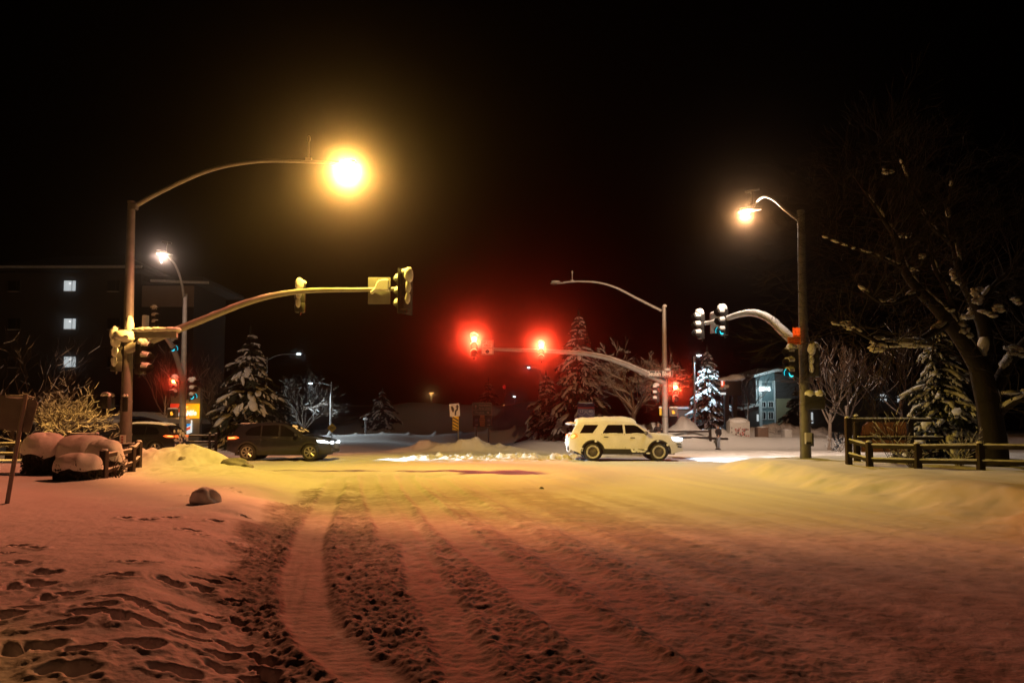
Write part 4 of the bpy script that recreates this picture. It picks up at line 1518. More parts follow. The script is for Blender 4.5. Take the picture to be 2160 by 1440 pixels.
def person(loc, rz, label, H=1.68, jeans='jeans', arms='face'):
    t = thing('person', loc, label, 'person', None, rz)
    # local frame: faces +x
    s = H / 1.68
    body = [[(0, 0, .92 * s, .11), (0, 0, 1.08 * s, .11), (.0, 0, 1.25 * s, .12), (0, 0, 1.38 * s, .095), (.01, 0, 1.45 * s, .055), (.025, 0, 1.53 * s, .068), (.03, 0, 1.60 * s, .085), (.018, 0, 1.66 * s, .062)],
            [(.03, 0, 1.60 * s, .085), (.118, 0, 1.575 * s, .016)], [(.03, 0, 1.60 * s, .085), (.075, 0, 1.53 * s, .032)]]
    for sd in (-1, 1):
        body.append([(0, 0, .92 * s, .11), (0, sd * .085, .86 * s, .082), (.012, sd * .095, .48 * s, .055), (-.012, sd * .10, .10 * s, .038), (.06, sd * .105, .05, .034), (.13, sd * .11, .04, .026)])
        body.append([(.03, 0, 1.60 * s, .085), (.022, sd * .085, 1.585 * s, .016)])
    sh = [(0, 0, 1.38 * s, .095), (0, 0, 1.37 * s, .09)]
    arm_c = {}
    for sd in (-1, 1):
        S0 = Vector((0, sd * .17, 1.36 * s))
        if arms == 'face' and sd < 0:
            E0, W0 = Vector((.05, sd * .24, 1.10 * s)), Vector((.17, sd * .07, 1.36 * s))
            D, U = Vector((-.15, .35, .9)), Vector((.4, .8, -.2))
        elif arms == 'front':
            E0, W0 = Vector((.02, sd * .25, 1.10 * s)), Vector((.24, sd * .08, 1.08 * s))
            D, U = Vector((.8, -sd * .5, .05)), Vector((.2, 0, 1))
        else:
            E0, W0 = Vector((-.07, sd * .25, 1.10 * s)), Vector((.08, sd * .20, .93 * s))
            D, U = Vector((.5, -sd * .1, -.85)), Vector((.8, 0, .4))
        arm_c[sd] = (S0, E0, W0)
        body.append([(0, 0, 1.38 * s, .095), (*S0, .055), (*E0, .040), (*W0, .026)])
        hand(body, W0, D, U)
    b = skin_mesh(body, 'body', 'skin', t, 1)
    f = MB()
    for sd in (-1, 1):
        f.ell((.108, sd * .032, 1.602 * s), (.010, .012, .008), 8, 6)
    f.build('eye', M['hair'], b, world=False)
    f = MB()
    f.ell((.100, 0, 1.535 * s), (.012, .024, .007), 8, 6)
    f.build('mouth', M['sign_red'], b, world=False)
    jk = [[(0, 0, .88 * s, (.165, .135)), (0, 0, 1.05 * s, (.15, .125)), (0, 0, 1.25 * s, (.17, .135)), (0, 0, 1.38 * s, (.14, .115)), (.005, 0, 1.46 * s, (.085, .085))]]
    for sd in (-1, 1):
        S0, E0, W0 = arm_c[sd]
        jk.append([(0, 0, 1.38 * s, (.14, .115)), (*S0, .085), (*E0, .068), (*(W0 + (E0 - W0) * .12), .052)])
    skin_mesh(jk, 'jacket', 'jacket', t, 2)
    tr = [[(0, 0, .93 * s, (.14, .115)), (0, 0, .87 * s, (.14, .12))]]
    for sd in (-1, 1):
        tr.append([(0, 0, .87 * s, (.14, .12)), (0, sd * .088, .80 * s, .098), (.012, sd * .095, .48 * s, .068), (-.008, sd * .10, .10 * s, .056)])
    skin_mesh(tr, 'jeans', jeans, t, 2)
    for sd in (-1, 1):
        q = MB()
        q.ell((.045, sd * .105, .05), (.15, .055, .055), 12, 8)
        q.box((.045, sd * .105, .015), (.27, .095, .03), bev=.012)
        q.build('shoe', M['shoe'], t, world=False)
    hr = MB()
    hr.ell((.004, 0, 1.625 * s), (.098, .092, .092), 16, 12, .03)
    hr.ell((-.055, 0, 1.56 * s), (.062, .082, .115), 14, 10, .04)
    hr.ell((-.065, 0, 1.46 * s), (.048, .075, .09), 12, 8, .06)
    hr.build('hair', M['hair'], t, world=False, smooth=70)
    return t


pp = P(1516, 947, 47.0)
person((pp.x, 47.0, gz(pp.x, 47.0) - .01), R(188), 'person in dark jacket and pale jeans standing on the snow, hand at the face', 1.62)
pp = P(1386, 950, 44.0)
person((pp.x, 43.6, gz(pp.x, 43.6)), R(-92), 'person in dark hooded jacket standing behind the white SUV bonnet', 1.72, 'jacket', 'front')

# ------------------------------------------------------------------ trees and shrubs
def spruce(x, y, z, H, Rr, label, seed, snow=1., density=1., lean=0., group='snow-laden spruces', clump=1.):
    rnd = random.Random(seed)
    t = thing('spruce_tree', (x, y, z), label, 'spruce tree', group)
    tr, ne, sn = MB(), MB(), MB()
    tr.tube([(0, 0, -.3), (lean * .3, 0, H * .4), (lean, 0, H)], [.045 * H ** .5 * 1.5, .03 * H ** .5, .012], 8)
    nz = max(9, int(H / .36 * density))
    for i in range(nz):
        f = (i + rnd.uniform(-.3, .3)) / nz
        zz = H * (.05 + .93 * max(0, f))
        L0 = Rr * (1 - f) ** .82 * (1 if f > .08 else .8) + .10
        nb = int(6 + 4 * (1 - f))
        a0 = rnd.uniform(0, 6.28)
        for k in range(nb):
            if rnd.random() < .16:
                continue
            a = a0 + 2 * PI * k / nb + rnd.uniform(-.3, .3)
            L = L0 * rnd.uniform(.55, 1.22)
            dr = Vector((math.cos(a), math.sin(a), 0))
            sd = Vector((-dr.y, dr.x, 0))
            droop = rnd.uniform(.35, .75)
            base = Vector((lean * zz / H, 0, zz))

            def pt(s):
                return base + dr * (L * s) + UP * (L * (.18 * s - droop * s * s))
            pts = [pt(s) for s in (0, .3, .6, .85, 1.)]
            tr.tube(pts, [.03, .024, .016, .010, .005], 4, cap=False)
            m = max(6, int(L * 9))
            for q in range(m):
                s = .15 + .85 * q / m
                p = pt(s)
                for g in (-1, 1):
                    ln = L * .40 * (1.15 - s * .6) * rnd.uniform(.6, 1.3) + .06
                    e = p + (dr * .6 + sd * g * rnd.uniform(.6, 1.0)) .normalized() * ln - UP * ln * rnd.uniform(.25, .75)
                    w = sd * 0 + UP.cross(e - p).normalized() * (.035 + .10 * ln)
                    md = (p + e) / 2
                    ne.add([p, md + w - UP * .03, e, md - w - UP * .05], [(0, 1, 2, 3)])
                    # hanging needle fringe
                    ne.add([p, md, md - UP * (.10 + .25 * ln) + dr * .03, p - UP * .09], [(0, 1, 2, 3)])
            # snow lying on the bough
            s = rnd.uniform(.2, .4)
            while s < 1.0:
                if rnd.random() < .80 * snow * (1 if f < .75 else .6):
                    ln = rnd.uniform(.08, .21) * L * clump + .04
                    p = pt(min(1, s + .05))
                    tg = (pt(min(1., s + .06)) - pt(s - .06)).normalized()
                    e1 = (tg + Vector((rnd.uniform(-.3, .3), rnd.uniform(-.3, .3), rnd.uniform(-.25, .1)))).normalized()
                    e2 = e1.cross(UP).normalized()
                    e3 = e2.cross(e1)
                    M3 = Matrix((e1, e2, e3)).transposed()
                    sn.ell(p + e3 * .04, (ln, ln * rnd.uniform(.34, .6), .025 + .20 * ln * rnd.uniform(.5, 1.2)), 8, 6, .30, rnd=rnd, M3=M3)
                    for g in (-1, 1):
                        for _ in range(2):
                            if rnd.random() < .5 * snow:
                                l2 = ln * rnd.uniform(.3, .7)
                                q = p + e2 * g * ln * rnd.uniform(.5, 1.1) + e1 * ln * rnd.uniform(-.3, .6) - UP * l2 * rnd.uniform(.3, .7)
                                v = (e1 * .6 + e2 * g * rnd.uniform(.3, 1.0) - UP * rnd.uniform(.4, 1.1)).normalized()
                                w2 = v.cross(UP).normalized()
                                M4 = Matrix((v, w2, w2.cross(v))).transposed()
                                sn.ell(q, (l2, l2 * .34, .02 + l2 * .15), 7, 5, .28, rnd=rnd, M3=M4)
                s += rnd.uniform(.12, .26)
    for q in range(14):
        ne.add([(lean, 0, H + .25), (lean + rnd.uniform(-.1, .1), rnd.uniform(-.1, .1), H - .3), (lean + rnd.uniform(-.1, .1), rnd.uniform(-.1, .1), H - .35)], [(0, 1, 2)])
    tr.build('trunk', M['bark'], t, world=False)
    ne.build('crown', M['needle'], t, world=False, flat=True)
    if sn.V:
        sn.build('snow_load', M['snow_far'], t, world=False, smooth=80)
    return t


def grow(mb, sn, p, d, L, r, depth, rnd, up=.12, spread=.6, snow=.5, minr=.004, kids=(2, 3), shrink=.74, sfat=1., gen=0, bend=.12):
    n = 4
    pts, rad = [Vector(p)], [r]
    d = Vector(d).normalized()
    for i in range(n):
        d = (d + Vector((rnd.uniform(-1, 1), rnd.uniform(-1, 1), rnd.uniform(-1, 1))) * bend + UP * up * .35).normalized()
        pts.append(pts[-1] + d * L / n)
        rad.append(max(minr, r * (1 - .32 * (i + 1) / n)))
    mb.tube(pts, rad, 7 if r > .05 else (5 if r > .015 else 3), cap=False)
    if sn is not None and rnd.random() < snow and abs(d.z) < .93:
        k = 1.0 + 3.5 * max(0, 1 - abs(d.z)) if r < .03 else 1.15
        rr = [min(.22, q * .8 * k * sfat + .004) for q in rad]
        arm_snow(sn, pts, rr, 0, None, .55 + .4 / max(1, k), 1.0, rnd, .75)
    if depth <= 0:
        return
    for k in range(rnd.randint(*kids)):
        ax = d.orthogonal().normalized()
        ax.rotate(Matrix.Rotation(rnd.uniform(0, 6.283), 3, d))
        nd = (d + ax * rnd.uniform(.35, 1.0) * spread * 1.3).normalized()
        s = rnd.uniform(.55, 1.0) if k else 1.
        i = min(n, max(1, int(s * n)))
        grow(mb, sn, pts[i], nd, L * shrink * rnd.uniform(.8, 1.15), max(minr, rad[i] * (.78 if k == 0 else .62)), depth - 1, rnd, up, spread, snow, minr, kids, shrink, sfat, gen + 1)


def bare_tree(x, y, z, label, seed, stems, depth, bark='bark_light', snow=.5, cat='bare tree', name='bare_tree', group=None, **kw):
    rnd = random.Random(seed)
    t = thing(name, (x, y, z), label, cat, group)
    tr, br, sn = MB(), MB(), MB()
    for (p, d, L, r) in stems:
        p, d = Vector(p), Vector(d).normalized()
        pts = [p - UP * .2, p + d * L * .5, p + d * L]
        tr.tube(pts, [r * 1.25, r, r * .85], 9)
        for k in range(kw.get('first', 4)):
            ax = d.orthogonal().normalized()
            ax.rotate(Matrix.Rotation(2 * PI * k / kw.get('first', 4) + rnd.uniform(-.4, .4), 3, d))
            nd = (d * rnd.uniform(.5, 1.2) + ax * rnd.uniform(.5, 1.0)).normalized()
            grow(br, sn, p + d * L * rnd.uniform(.55, 1.), nd, kw.get('L', 1.4) * rnd.uniform(.8, 1.2), r * .6, depth, rnd, kw.get('up', .15), kw.get('spread', .55), snow, kw.get('minr', .006), kw.get('kids', (2, 3)), kw.get('shrink', .74), kw.get('sfat', 1.))
    tr.build('trunk', M[bark], t, world=False)
    br.build('branches', M[kw.get('twig', bark)], t, world=False, smooth=80)
    if sn.V:
        sn.build('snow_load', M['snow_far'], t, world=False, smooth=80)
    return t


def at(px, d):
    p = P(px, 900, d)
    return p.x, d, gz(p.x, d)


x, y, z = at(524, 46)
spruce(x, y, z, 7.6, 3.0, 'broad snow-clumped spruce behind the dark grey crossover, beside the gas sign', 101, .8, .85, clump=1.3)
x, y, z = at(1222, 56)
spruce(x, y, z - .3, 10.6, 3.2, 'tallest spruce, behind the white SUV and right of the red signals', 102, .95, 1.)
x, y, z = at(1152, 58)
spruce(x, y, z - .4, 5.9, 2.3, 'shorter spruce left of the tallest one, under the red signal', 103, .9, 1.)
x, y, z = at(1494, 62)
spruce(x, y, z - .2, 7.9, 2.3, 'bluish white spruce lit by cold light behind the street-name pole', 104, 1.25, 1.15)
x, y, z = at(806, 74)
spruce(x, y, z - .3, 4.0, 2.4, 'small snowy spruce standing alone on the grey slope', 105, .8, 1.1)
x, y, z = at(1985, 24.5)
spruce(x, y, z - .2, 5.2, 1.45, 'drooping snow-bent spruce behind the right fence, next to the big leaning tree', 106, 1.1, 1.3, clump=1.2)
x, y, z = at(1680, 76)
spruce(x, y, z - .2, 5.2, 2.2, 'dark spruce at the corner of the teal building', 107, .45, 1.)
x, y, z = at(590, 62)
spruce(x, y, z - .2, 4.5, 2.0, 'dim low spruce between the broad spruce and the far street lamp', 108, .4, .9)
x, y, z = at(1030, 96)
spruce(x, y, z - .2, 4.2, 2.0, 'faint far spruce on the slope above the green guide sign', 109, .5, .8)

x, y, z = at(1336, 53)
bare_tree(x, y, z, 'bare multi-branched tree with snow on its boughs behind the white SUV', 201, [((0, 0, 0), (.02, 0, 1), 1.7, .16)], 6, snow=.6, L=1.75, first=9, up=.10, spread=.78, kids=(2, 3), twig='bark_light', sfat=1.0, minr=.009, shrink=.74)
x, y, z = at(104, 30)
bare_tree(x, y, z, 'bushy bare tree with frosted twigs in front of the hotel, behind the snow-capped shrubs', 202, [((0, 0, 0), (.3, 0, 1), .8, .09), ((.1, 0, 0), (.8, 0, .8), .6, .07), ((-.1, .1, 0), (-.7, .1, .9), .6, .07)], 6, bark='twig', snow=.30, L=.85, first=4, up=.12, spread=.7, kids=(2, 3), minr=.004, sfat=.8, shrink=.80, twig='twig')
x, y, z = at(20, 33)
bare_tree(x, y, z, 'dark twiggy tree at the left edge in front of the hotel', 203, [((0, 0, 0), (.1, 0, 1), 1.8, .13)], 6, bark='twig', snow=.12, L=1.5, first=5, up=.2, spread=.6, minr=.005, sfat=.9, kids=(2, 2), shrink=.82)
x, y, z = at(455, 54)
bare_tree(x, y, z, 'thin bare tree behind the gas station sign', 204, [((0, 0, 0), (-.1, 0, 1), 2.4, .12)], 5, snow=.12, L=1.9, first=5, up=.2, spread=.6, minr=.008, sfat=.8)
x, y, z = at(340, 50)
bare_tree(x, y, z, 'leafless tree rising behind the black SUV, left of the gas sign', 207, [((0, 0, 0), (.12, 0, 1), 2.0, .1)], 4, snow=.12, L=2.2, first=4, up=.3, spread=.5, minr=.010, sfat=.8)
x, y, z = at(640, 70)
bare_tree(x, y, z, 'dim bare tree left of the curved far street lamp', 205, [((0, 0, 0), (0, 0, 1), 1.0, .12)], 5, snow=.25, L=1.9, first=6, up=.1, spread=.75, minr=.010)
for i, (px, d, h, lab) in enumerate(((1748, 46, 2.6, 'pale slim bare tree just right of the right signal pole'), (1792, 44, 2.8, 'pale slim bare tree behind the rust sign board'), (1842, 52, 2.4, 'dim bare tree behind the rust sign board, near the lit windows'), (1905, 50, 2.6, 'dim bare tree beside the lit windows in the wood'), (1575, 60, 3.2, 'tall thin bare tree left of the teal building'))):
    x, y, z = at(px, d)
    bare_tree(x, y, z, lab, 220 + i, [((0, 0, 0), (.06 * (-1) ** i, 0, 1), h, .11 if i < 4 else .07)], 5 if i < 4 else 4, snow=.10, L=1.9 if i < 4 else 1.2, first=5, up=.28, spread=.5, minr=.009, twig='twig' if i else 'bark_light', group='bare trees behind the right fence')

# the big leaning tree at the right edge
rnd = random.Random(77)
D0 = 20.0
x, y, z = at(2098, D0)
t = thing('big_tree', (x, y, z), 'huge dark leaning tree with snow on its limbs behind the right fence', 'bare tree')
tr, br, sn = MB(), MB(), MB()


def rel(px, py, d):
    q = P(px, py, d)
    return Vector((q.x - x, q.y - y, q.z - z))


limbs = [
    [(2098, 1000, 20, .40), (2096, 930, 20, .34), (2084, 850, 20, .31), (2066, 770, 20, .29)],
    [(2066, 775, 20, .26), (2030, 720, 19.8, .20), (1985, 660, 19.6, .17), (1940, 615, 19.4, .13), (1905, 565, 19.2, .10), (1890, 505, 19, .08), (1868, 470, 18.9, .055), (1835, 420, 18.8, .035), (1800, 370, 18.7, .018)],
    [(2070, 790, 20, .24), (2080, 720, 20.2, .19), (2060, 650, 20.4, .16), (2030, 590, 20.5, .12), (2012, 520, 20.6, .09), (2000, 450, 20.7, .055), (2010, 380, 20.8, .03)],
    [(2085, 860, 20, .22), (2120, 780, 20.2, .17), (2160, 725, 20.5, .14), (2210, 680, 20.8, .11), (2280, 620, 21, .08)],
    [(1940, 615, 19.4, .10), (1870, 640, 18.6, .05), (1820, 610, 18.2, .03)],
    [(2000, 680, 19.7, .13), (1930, 720, 19.0, .075), (1860, 722, 18.4, .06), (1800, 695, 17.9, .04), (1760, 683, 17.6, .02)],
    [(2096, 880, 20, .14), (2130, 855, 19.6, .09), (2170, 835, 19.2, .07), (2240, 820, 19, .05)],
    [(2060, 650, 20.4, .11), (2100, 600, 20.2, .09), (2140, 560, 20, .06), (2180, 500, 20, .04)],
    [(2012, 520, 20.6, .06), (1960, 470, 20.2, .04), (1925, 400, 20, .02), (1900, 340, 20, .012)],
    [(1905, 565, 19.2, .06), (1850, 540, 18.6, .035), (1790, 520, 18.2, .018), (1740, 500, 18, .01)],
    [(2030, 720, 19.8, .10), (2000, 620, 19.4, .07), (1970, 560, 19, .05), (1955, 480, 18.8, .03)],
]
for L in limbs:
    pts = arc([rel(a, b, c) for a, b, c, r in L], 6)
    rr = np.interp(np.linspace(0, len(L) - 1, len(pts)), range(len(L)), [q[3] for q in L]).tolist()
    (tr if L[0][3] > .3 else br).tube(pts, rr, 10)
    # lumps of snow clinging to the upper side
    for i in range(2, len(pts)):
        tg = (pts[i] - pts[i - 1]).normalized()
        if rnd.random() < .42 * (1.2 - abs(tg.z)) + .06:
            e2 = tg.cross(UP).normalized()
            M3 = Matrix((tg, e2, e2.cross(tg))).transposed()
            q = min(.20, rr[i] * .9 + .05)
            sn.ell(pts[i] + (M3 @ Vector((0, 0, 1))) * rr[i] * .8, (q * rnd.uniform(1.2, 2.6), q * .8, q * .55), 9, 6, .2, rnd=rnd, M3=M3)
    for i in range(3, len(pts), 2):
        if rr[i] > .16:
            continue
        d = (pts[i] - pts[i - 1]).normalized()
        for k in range(3):
            ax = d.orthogonal().normalized()
            ax.rotate(Matrix.Rotation(rnd.uniform(0, 6.28), 3, d))
            grow(br, sn, pts[i], (d * .5 + ax * .8 + UP * .1).normalized(), rnd.uniform(.5, 1.0), max(.005, min(.02, rr[i] * .3)), 5, rnd, .02, .55, .0, .0030, (2, 2), .82, 1.1)
# heavy ledges of snow
for (px, py, d, a, b, c) in ((1895, 722, 18.7, .62, .16, .13), (1848, 733, 18.3, .26, .14, .12), (1785, 685, 17.8, .14, .1, .1), (2030, 700, 19.7, .26, .2, .26), (1998, 650, 19.5, .12, .14, .1), (2018, 585, 20.3, .12, .1, .22), (2062, 620, 20.2, .16, .12, .28), (2040, 660, 20.1, .14, .12, .16), (2085, 660, 20, .22, .14, .1), (2110, 650, 20, .16, .12, .1), (2150, 830, 19.3, .42, .16, .12), (2145, 740, 20.2, .28, .18, .16), (1872, 362, 18.9, .12, .1, .09), (1905, 495, 19.6, .18, .09, .07), (2148, 635, 20, .14, .1, .1), (1945, 540, 19, .07, .07, .07), (1930, 567, 19, .09, .07, .05), (2140, 1000, 17.2, .01, .01, .01)):
    q = rel(px, py, d)
    for k in range(9):
        w_ = rnd.uniform(.2, .5)
        sn.ell(q + Vector((rnd.uniform(-.9, .9) * a, rnd.uniform(-.5, .5) * b, rnd.uniform(-.8, .8) * c)), (a * w_ * 1.2 + .02, b * w_ + .02, c * w_ * .8 + .015), 9, 6, .3, rnd=rnd)
tr.build('trunk', M['bark'], t, world=False)
br.build('limbs', M['bark'], t, world=False, smooth=80)
sn.build('snow_load', M['snow_far'], t, world=False, smooth=80)


def dome_bush(px, py_top, py_bot, w_px, d, label, seed, skirt=.45, zb=None):
    rnd = random.Random(seed)
    c = P(px, 900, d)
    k = d / 1500
    z = gz(c.x, d)
    ht, wd = (py_bot - py_top) * k, w_px * k
    ztop = P(px, py_top, d).z
    h = ztop - z
    t = thing('snow_capped_shrub', (c.x, d, z), label, 'shrub', 'snow-capped shrubs by the left fence')
    tw = MB()
    for q in range(260):
        a = rnd.uniform(0, 6.283)
        r0 = wd * .5 * math.sqrt(rnd.random()) * .85
        b = Vector((math.cos(a) * r0 * .5, math.sin(a) * r0 * .5, -.05))
        e = Vector((math.cos(a) * (r0 + wd * .10 * rnd.random()), math.sin(a) * (r0 + wd * .08 * rnd.random()), h * rnd.uniform(.18, .62)))
        m_ = (b + e) / 2 + Vector((rnd.uniform(-.05, .05), rnd.uniform(-.05, .05), .04))
        tw.tube([b, m_, e], [.010, .008, .004], 3, cap=False)
        for s in range(3):
            f = m_ + (e - m_) * rnd.random()
            tw.tube([f, f + Vector((rnd.uniform(-.12, .12), rnd.uniform(-.12, .12), rnd.uniform(-.02, .12)))], [.006, .003], 3, cap=False)
    tw.build('twigs', M['twig'], t, world=False)
    lf = MB()
    for q in range(1500):
        a = rnd.uniform(0, 6.283)
        r0 = wd * .47 * math.sqrt(rnd.uniform(.25, 1))
        p = Vector((math.cos(a) * r0, math.sin(a) * r0, h * rnd.uniform(.02, skirt + .08)))
        u = Vector((rnd.uniform(-1, 1), rnd.uniform(-1, 1), rnd.uniform(-1, 1))).normalized() * .045
        v = u.orthogonal().normalized() * .022
        lf.add([p - u, p + v, p + u, p - v], [(0, 1, 2, 3)])
    lf.build('leaves', M['leaf'], t, world=False, flat=True)
    sn = MB()
    nu, nv = 40, 16
    vs, fs = [], []
    for j in range(nv + 1):
        for i in range(nu):
            a = 2 * PI * i / nu
            ph = PI / 2 * (1 - j / nv) if j < nv else 0
            ca, sa = math.cos(a), math.sin(a)
            nse = float(fbm(np.array([ca * 1.6 + seed]), np.array([sa * 1.6 + j * .1]), 3, 5)[0])
            rr = math.cos(ph) ** .62 * (1 + .06 * nse)
            zz = math.sin(ph) ** .8
            low = h * (skirt + .12 * nse)
            vs.append((ca * rr * wd * .5, sa * rr * wd * .45, low + (h - low) * zz * (1 + .05 * nse)))
    for j in range(nv):
        for i in range(nu):
            a, b = j * nu + i, j * nu + (i + 1) % nu
            fs.append((a, a + nu, b + nu, b))
    o = len(vs)
    for i in range(nu):
        v = vs[nv * nu + i]
        vs.append((v[0] * .72, v[1] * .72, v[2] + .02))
    for i in range(nu):
        a, b = nv * nu + i, nv * nu + (i + 1) % nu
        fs.append((a, o + i, o + (i + 1) % nu, b))
    sn.add(vs, fs)
    sn.build('snow_cap', M['snow'], t, world=False, smooth=80)
    return t


dome_bush(98, 913, 975, 90, 19.0, 'leftmost snow-capped shrub with dark twigs showing at its foot', 1, .42)
dome_bush(180, 917, 985, 108, 19.2, 'snow-capped shrub half hidden behind two others, beside the left signal pole', 2, .35)
dome_bush(223, 927, 985, 78, 18.0, 'snow-capped shrub just behind the first fence post', 3, .42)
dome_bush(168, 955, 1007, 94, 16.6, 'nearest snow-capped shrub, its green foot showing, left of the fence', 4, .36)


def twig_shrub(px, d, w, h, n, label, seed, name='bare_shrub', snow=.2, cat='shrub', mat='twig'):
    rnd = random.Random(seed)
    x, y, z = at(px, d)
    t = thing(name, (x, y, z), label, cat)
    mb, sn = MB(), MB()
    for k in range(n):
        a = rnd.uniform(0, 6.283)
        e = Vector((math.cos(a) * rnd.uniform(.2, 1) * w, math.sin(a) * rnd.uniform(.2, 1) * w * .6, h * rnd.uniform(.6, 1)))
        grow(mb, sn, (e.x * .1, e.y * .1, -.05), e.normalized(), h * rnd.uniform(.4, .55), .011, 3, rnd, .05, .5, snow, .0035, (2, 2), .74, .8)
    mb.build('twigs', M[mat], t, world=False)
    if sn.V:
        sn.build('snow_load', M['snow_far'], t, world=False, smooth=80)
    return t


twig_shrub(1885, 20.6, .8, 1.25, 16, 'dark twiggy shrub in front of the rust sign board', 301)
twig_shrub(1925, 19.4, .7, .8, 14, 'low twiggy shrub behind the lower fence rail', 302, snow=.45)
twig_shrub(2020, 19.2, .8, .8, 14, 'low snow-flecked shrub at the foot of the big leaning tree', 303, snow=.6)
twig_shrub(1640, 51.6, .9, .8, 12, 'reddish brush poking out of the snow between two cabinets', 304, snow=.3)
twig_shrub(1770, 42, 1.4, 1.0, 16, 'dim brush by the path right of the right signal pole', 305, snow=.3)
twig_shrub(250, 17.6, .35, .5, 12, 'twigs showing behind the two fence posts at left', 306, snow=.1)

# ------------------------------------------------------------------ fences
def fence(posts, rails, label, th=.06, pw=.13, name='rail_fence', caps=True, seed=1):
    """posts: (px, top_py, bottom_py, d); rails: lists of (px, py, d)."""
    rnd = random.Random(seed)
    c = P(posts[0][0], 900, posts[0][3])
    t = thing(name, (c.x, c.y, gz(c.x, c.y)), label, 'fence', 'rail fences')
    for (px, a, b, d) in posts:
        q0, q1 = P(px, b, d), P(px, a, d)
        zb = min(q0.z, gz(q0.x, d)) - .2
        m = MB()
        m.box((q1.x, d, (q1.z + zb) / 2), (pw, pw, q1.z - zb), bev=.012)
        o = m.build('post', M['wood'], t)
        if caps:
            s = MB()
            s.ell((q1.x, d, q1.z + .005), (pw * .55, pw * .55, .045), 10, 7, .1, rnd=rnd)
            s.build('snow_cap', M['snow'], o, smooth=80)
    for r in rails:
        for i in range(len(r) - 1):
            a, b = P(*r[i]), P(*r[i + 1])
            m = MB()
            ax = (b - a).normalized()
            e = ax.cross(UP).normalized()
            L = (b - a).length
            X = Matrix(((ax.x, e.x, e.cross(ax).x, (a.x + b.x) / 2), (ax.y, e.y, e.cross(ax).y, (a.y + b.y) / 2), (ax.z, e.z, e.cross(ax).z, (a.z + b.z) / 2), (0, 0, 0, 1)))
            m.box((0, 0, 0), (L - pw * .9, th * .8, th * 2), bev=.012, X=X)
            o = m.build('rail', M['wood'], t)
            s = MB()
            n = max(4, int(L / .12))
            pts = [a + (b - a) * (.04 + .92 * k / n) + UP * th for k in range(n + 1)]
            arm_snow(s, pts, [th * rnd.uniform(.55, 1.0) for _ in pts], 0, None, .1, 1., rnd, .6)
            s.build('snow_strip', M['snow'], o, smooth=80)
    return t


fence([(220, 950, 1008, 17.0), (279, 942, 996, 19.0), (293, 931, 984, 20.6)],
      [[(220, 961, 17.0), (279, 950, 19.0), (293, 937, 20.6)], [(220, 995, 17.0), (279, 978, 19.0), (293, 966, 20.6)], [(293, 938, 20.6), (259, 939, 21.6)], [(293, 962, 20.6), (255, 966, 21.6)]],
      'short snow-topped rail fence turning a corner beside the ploughed heap', .05, .15)
fence([(1788, 881, 984, 20.4), (1833, 932, 990, 19.7), (1935, 935, 993, 18.7), (2067, 934, 997, 17.7), (2200, 936, 1003, 16.8)],
      [[(1788, 929, 20.4), (1833, 941, 19.7), (1935, 943, 18.7), (2067, 942, 17.7), (2200, 944, 16.8)], [(1788, 958, 20.4), (1833, 970, 19.7), (1935, 973, 18.7), (2067, 975, 17.7), (2200, 979, 16.8)]],
      'long dark rail fence along the right snow bank', .055, .15)
fence([(1385, 905, 925, 48.6), (1498, 905, 925, 48.6), (1330, 905, 925, 48.6)], [[(1330, 910, 48.6), (1385, 910, 48.6), (1498, 909, 48.6)], [(1330, 922, 48.6), (1385, 922, 48.6), (1498, 922, 48.6)], [(1498, 923, 48.6), (1538, 924.5, 48.6)]],
      'low rail fence behind the white SUV bonnet, ending near the standing person', .07, .16, caps=False)
fence([(390, 912, 945, 40), (443, 913, 940, 40), (456, 914, 940, 40)], [[(390, 919, 40), (443, 919, 40), (456, 918, 40)], [(390, 932, 40), (443, 932, 40), (456, 932, 40)]],
      'short rail fence between the black SUV and the dark grey crossover', .045, .12)
fence([(-40, 928, 960, 27), (40, 930, 955, 27), (146, 911, 945, 27), (205, 914, 945, 27)], [[(146, 916, 27), (205, 917, 27)], [(-40, 937, 27), (40, 936, 27)], [(-40, 957, 27), (40, 957, 27)]],
      'dark rail fence behind the leftmost shrub with snow on its top rail', .05, .13)

# ------------------------------------------------------------------ road signs
# back of a sign on a leaning post, close at left
b0 = P(14, 1050, 12.0)
b1 = P(52, 845, 11.4)
b0.z = gz(b0.x, 12.0) - .1
t = thing('road_sign', (b0.x, b0.y, b0.z), 'grey back of a road sign on a leaning post at the left edge', 'road sign')
m = MB()
ax = (b1 - b0).normalized()
m.tube([b0, b1 + ax * .12], .035, 6)
m.build('post', M['steel_dark'], t)
n = Vector((.25, -1, .1)).normalized()
ez = (UP * .985 + Vector((.17, 0, 0)) - n * (UP.dot(n))).normalized()
ex = ez.cross(n).normalized() * -1
c = P(22, 872, 11.5)
rr_ = .05
poly = []
for (sx_, sy_, a0) in ((1, 1, 0), (-1, 1, 90), (-1, -1, 180), (1, -1, 270)):
    for k in range(5):
        a = R(a0 + 22.5 * k)
        poly.append((sx_ * (.31 - rr_) + rr_ * math.cos(a), sy_ * (.27 - rr_) + rr_ * math.sin(a)))
m = MB()
m.prism(poly, c - n * .0 + Vector((0, .06, 0)), ex, ez, .006)
m.build('sign_plate', M['sign_grey'], t)
m = MB()
m.ell(c + ez * .28 + Vector((0, .06, 0)), (.26, .05, .03), 12, 7, .15)
m.build('snow_cap', M['snow'], t, smooth=80)


def posted_sign(px, py, d, label, name='road_sign', cat='road sign', posts=((0, .03),), ztop=None):
    c = P(px, py, d)
    z = gz(c.x, d) - .1
    t = thing(name, (c.x, d, z), label, cat)
    for (ox, r) in posts:
        m = MB()
        m.tube([(c.x + ox, d + .06, z), (c.x + ox, d + .06, ztop or c.z)], r, 8)
        m.build('post', M['steel_dark'], t)
    return t, c


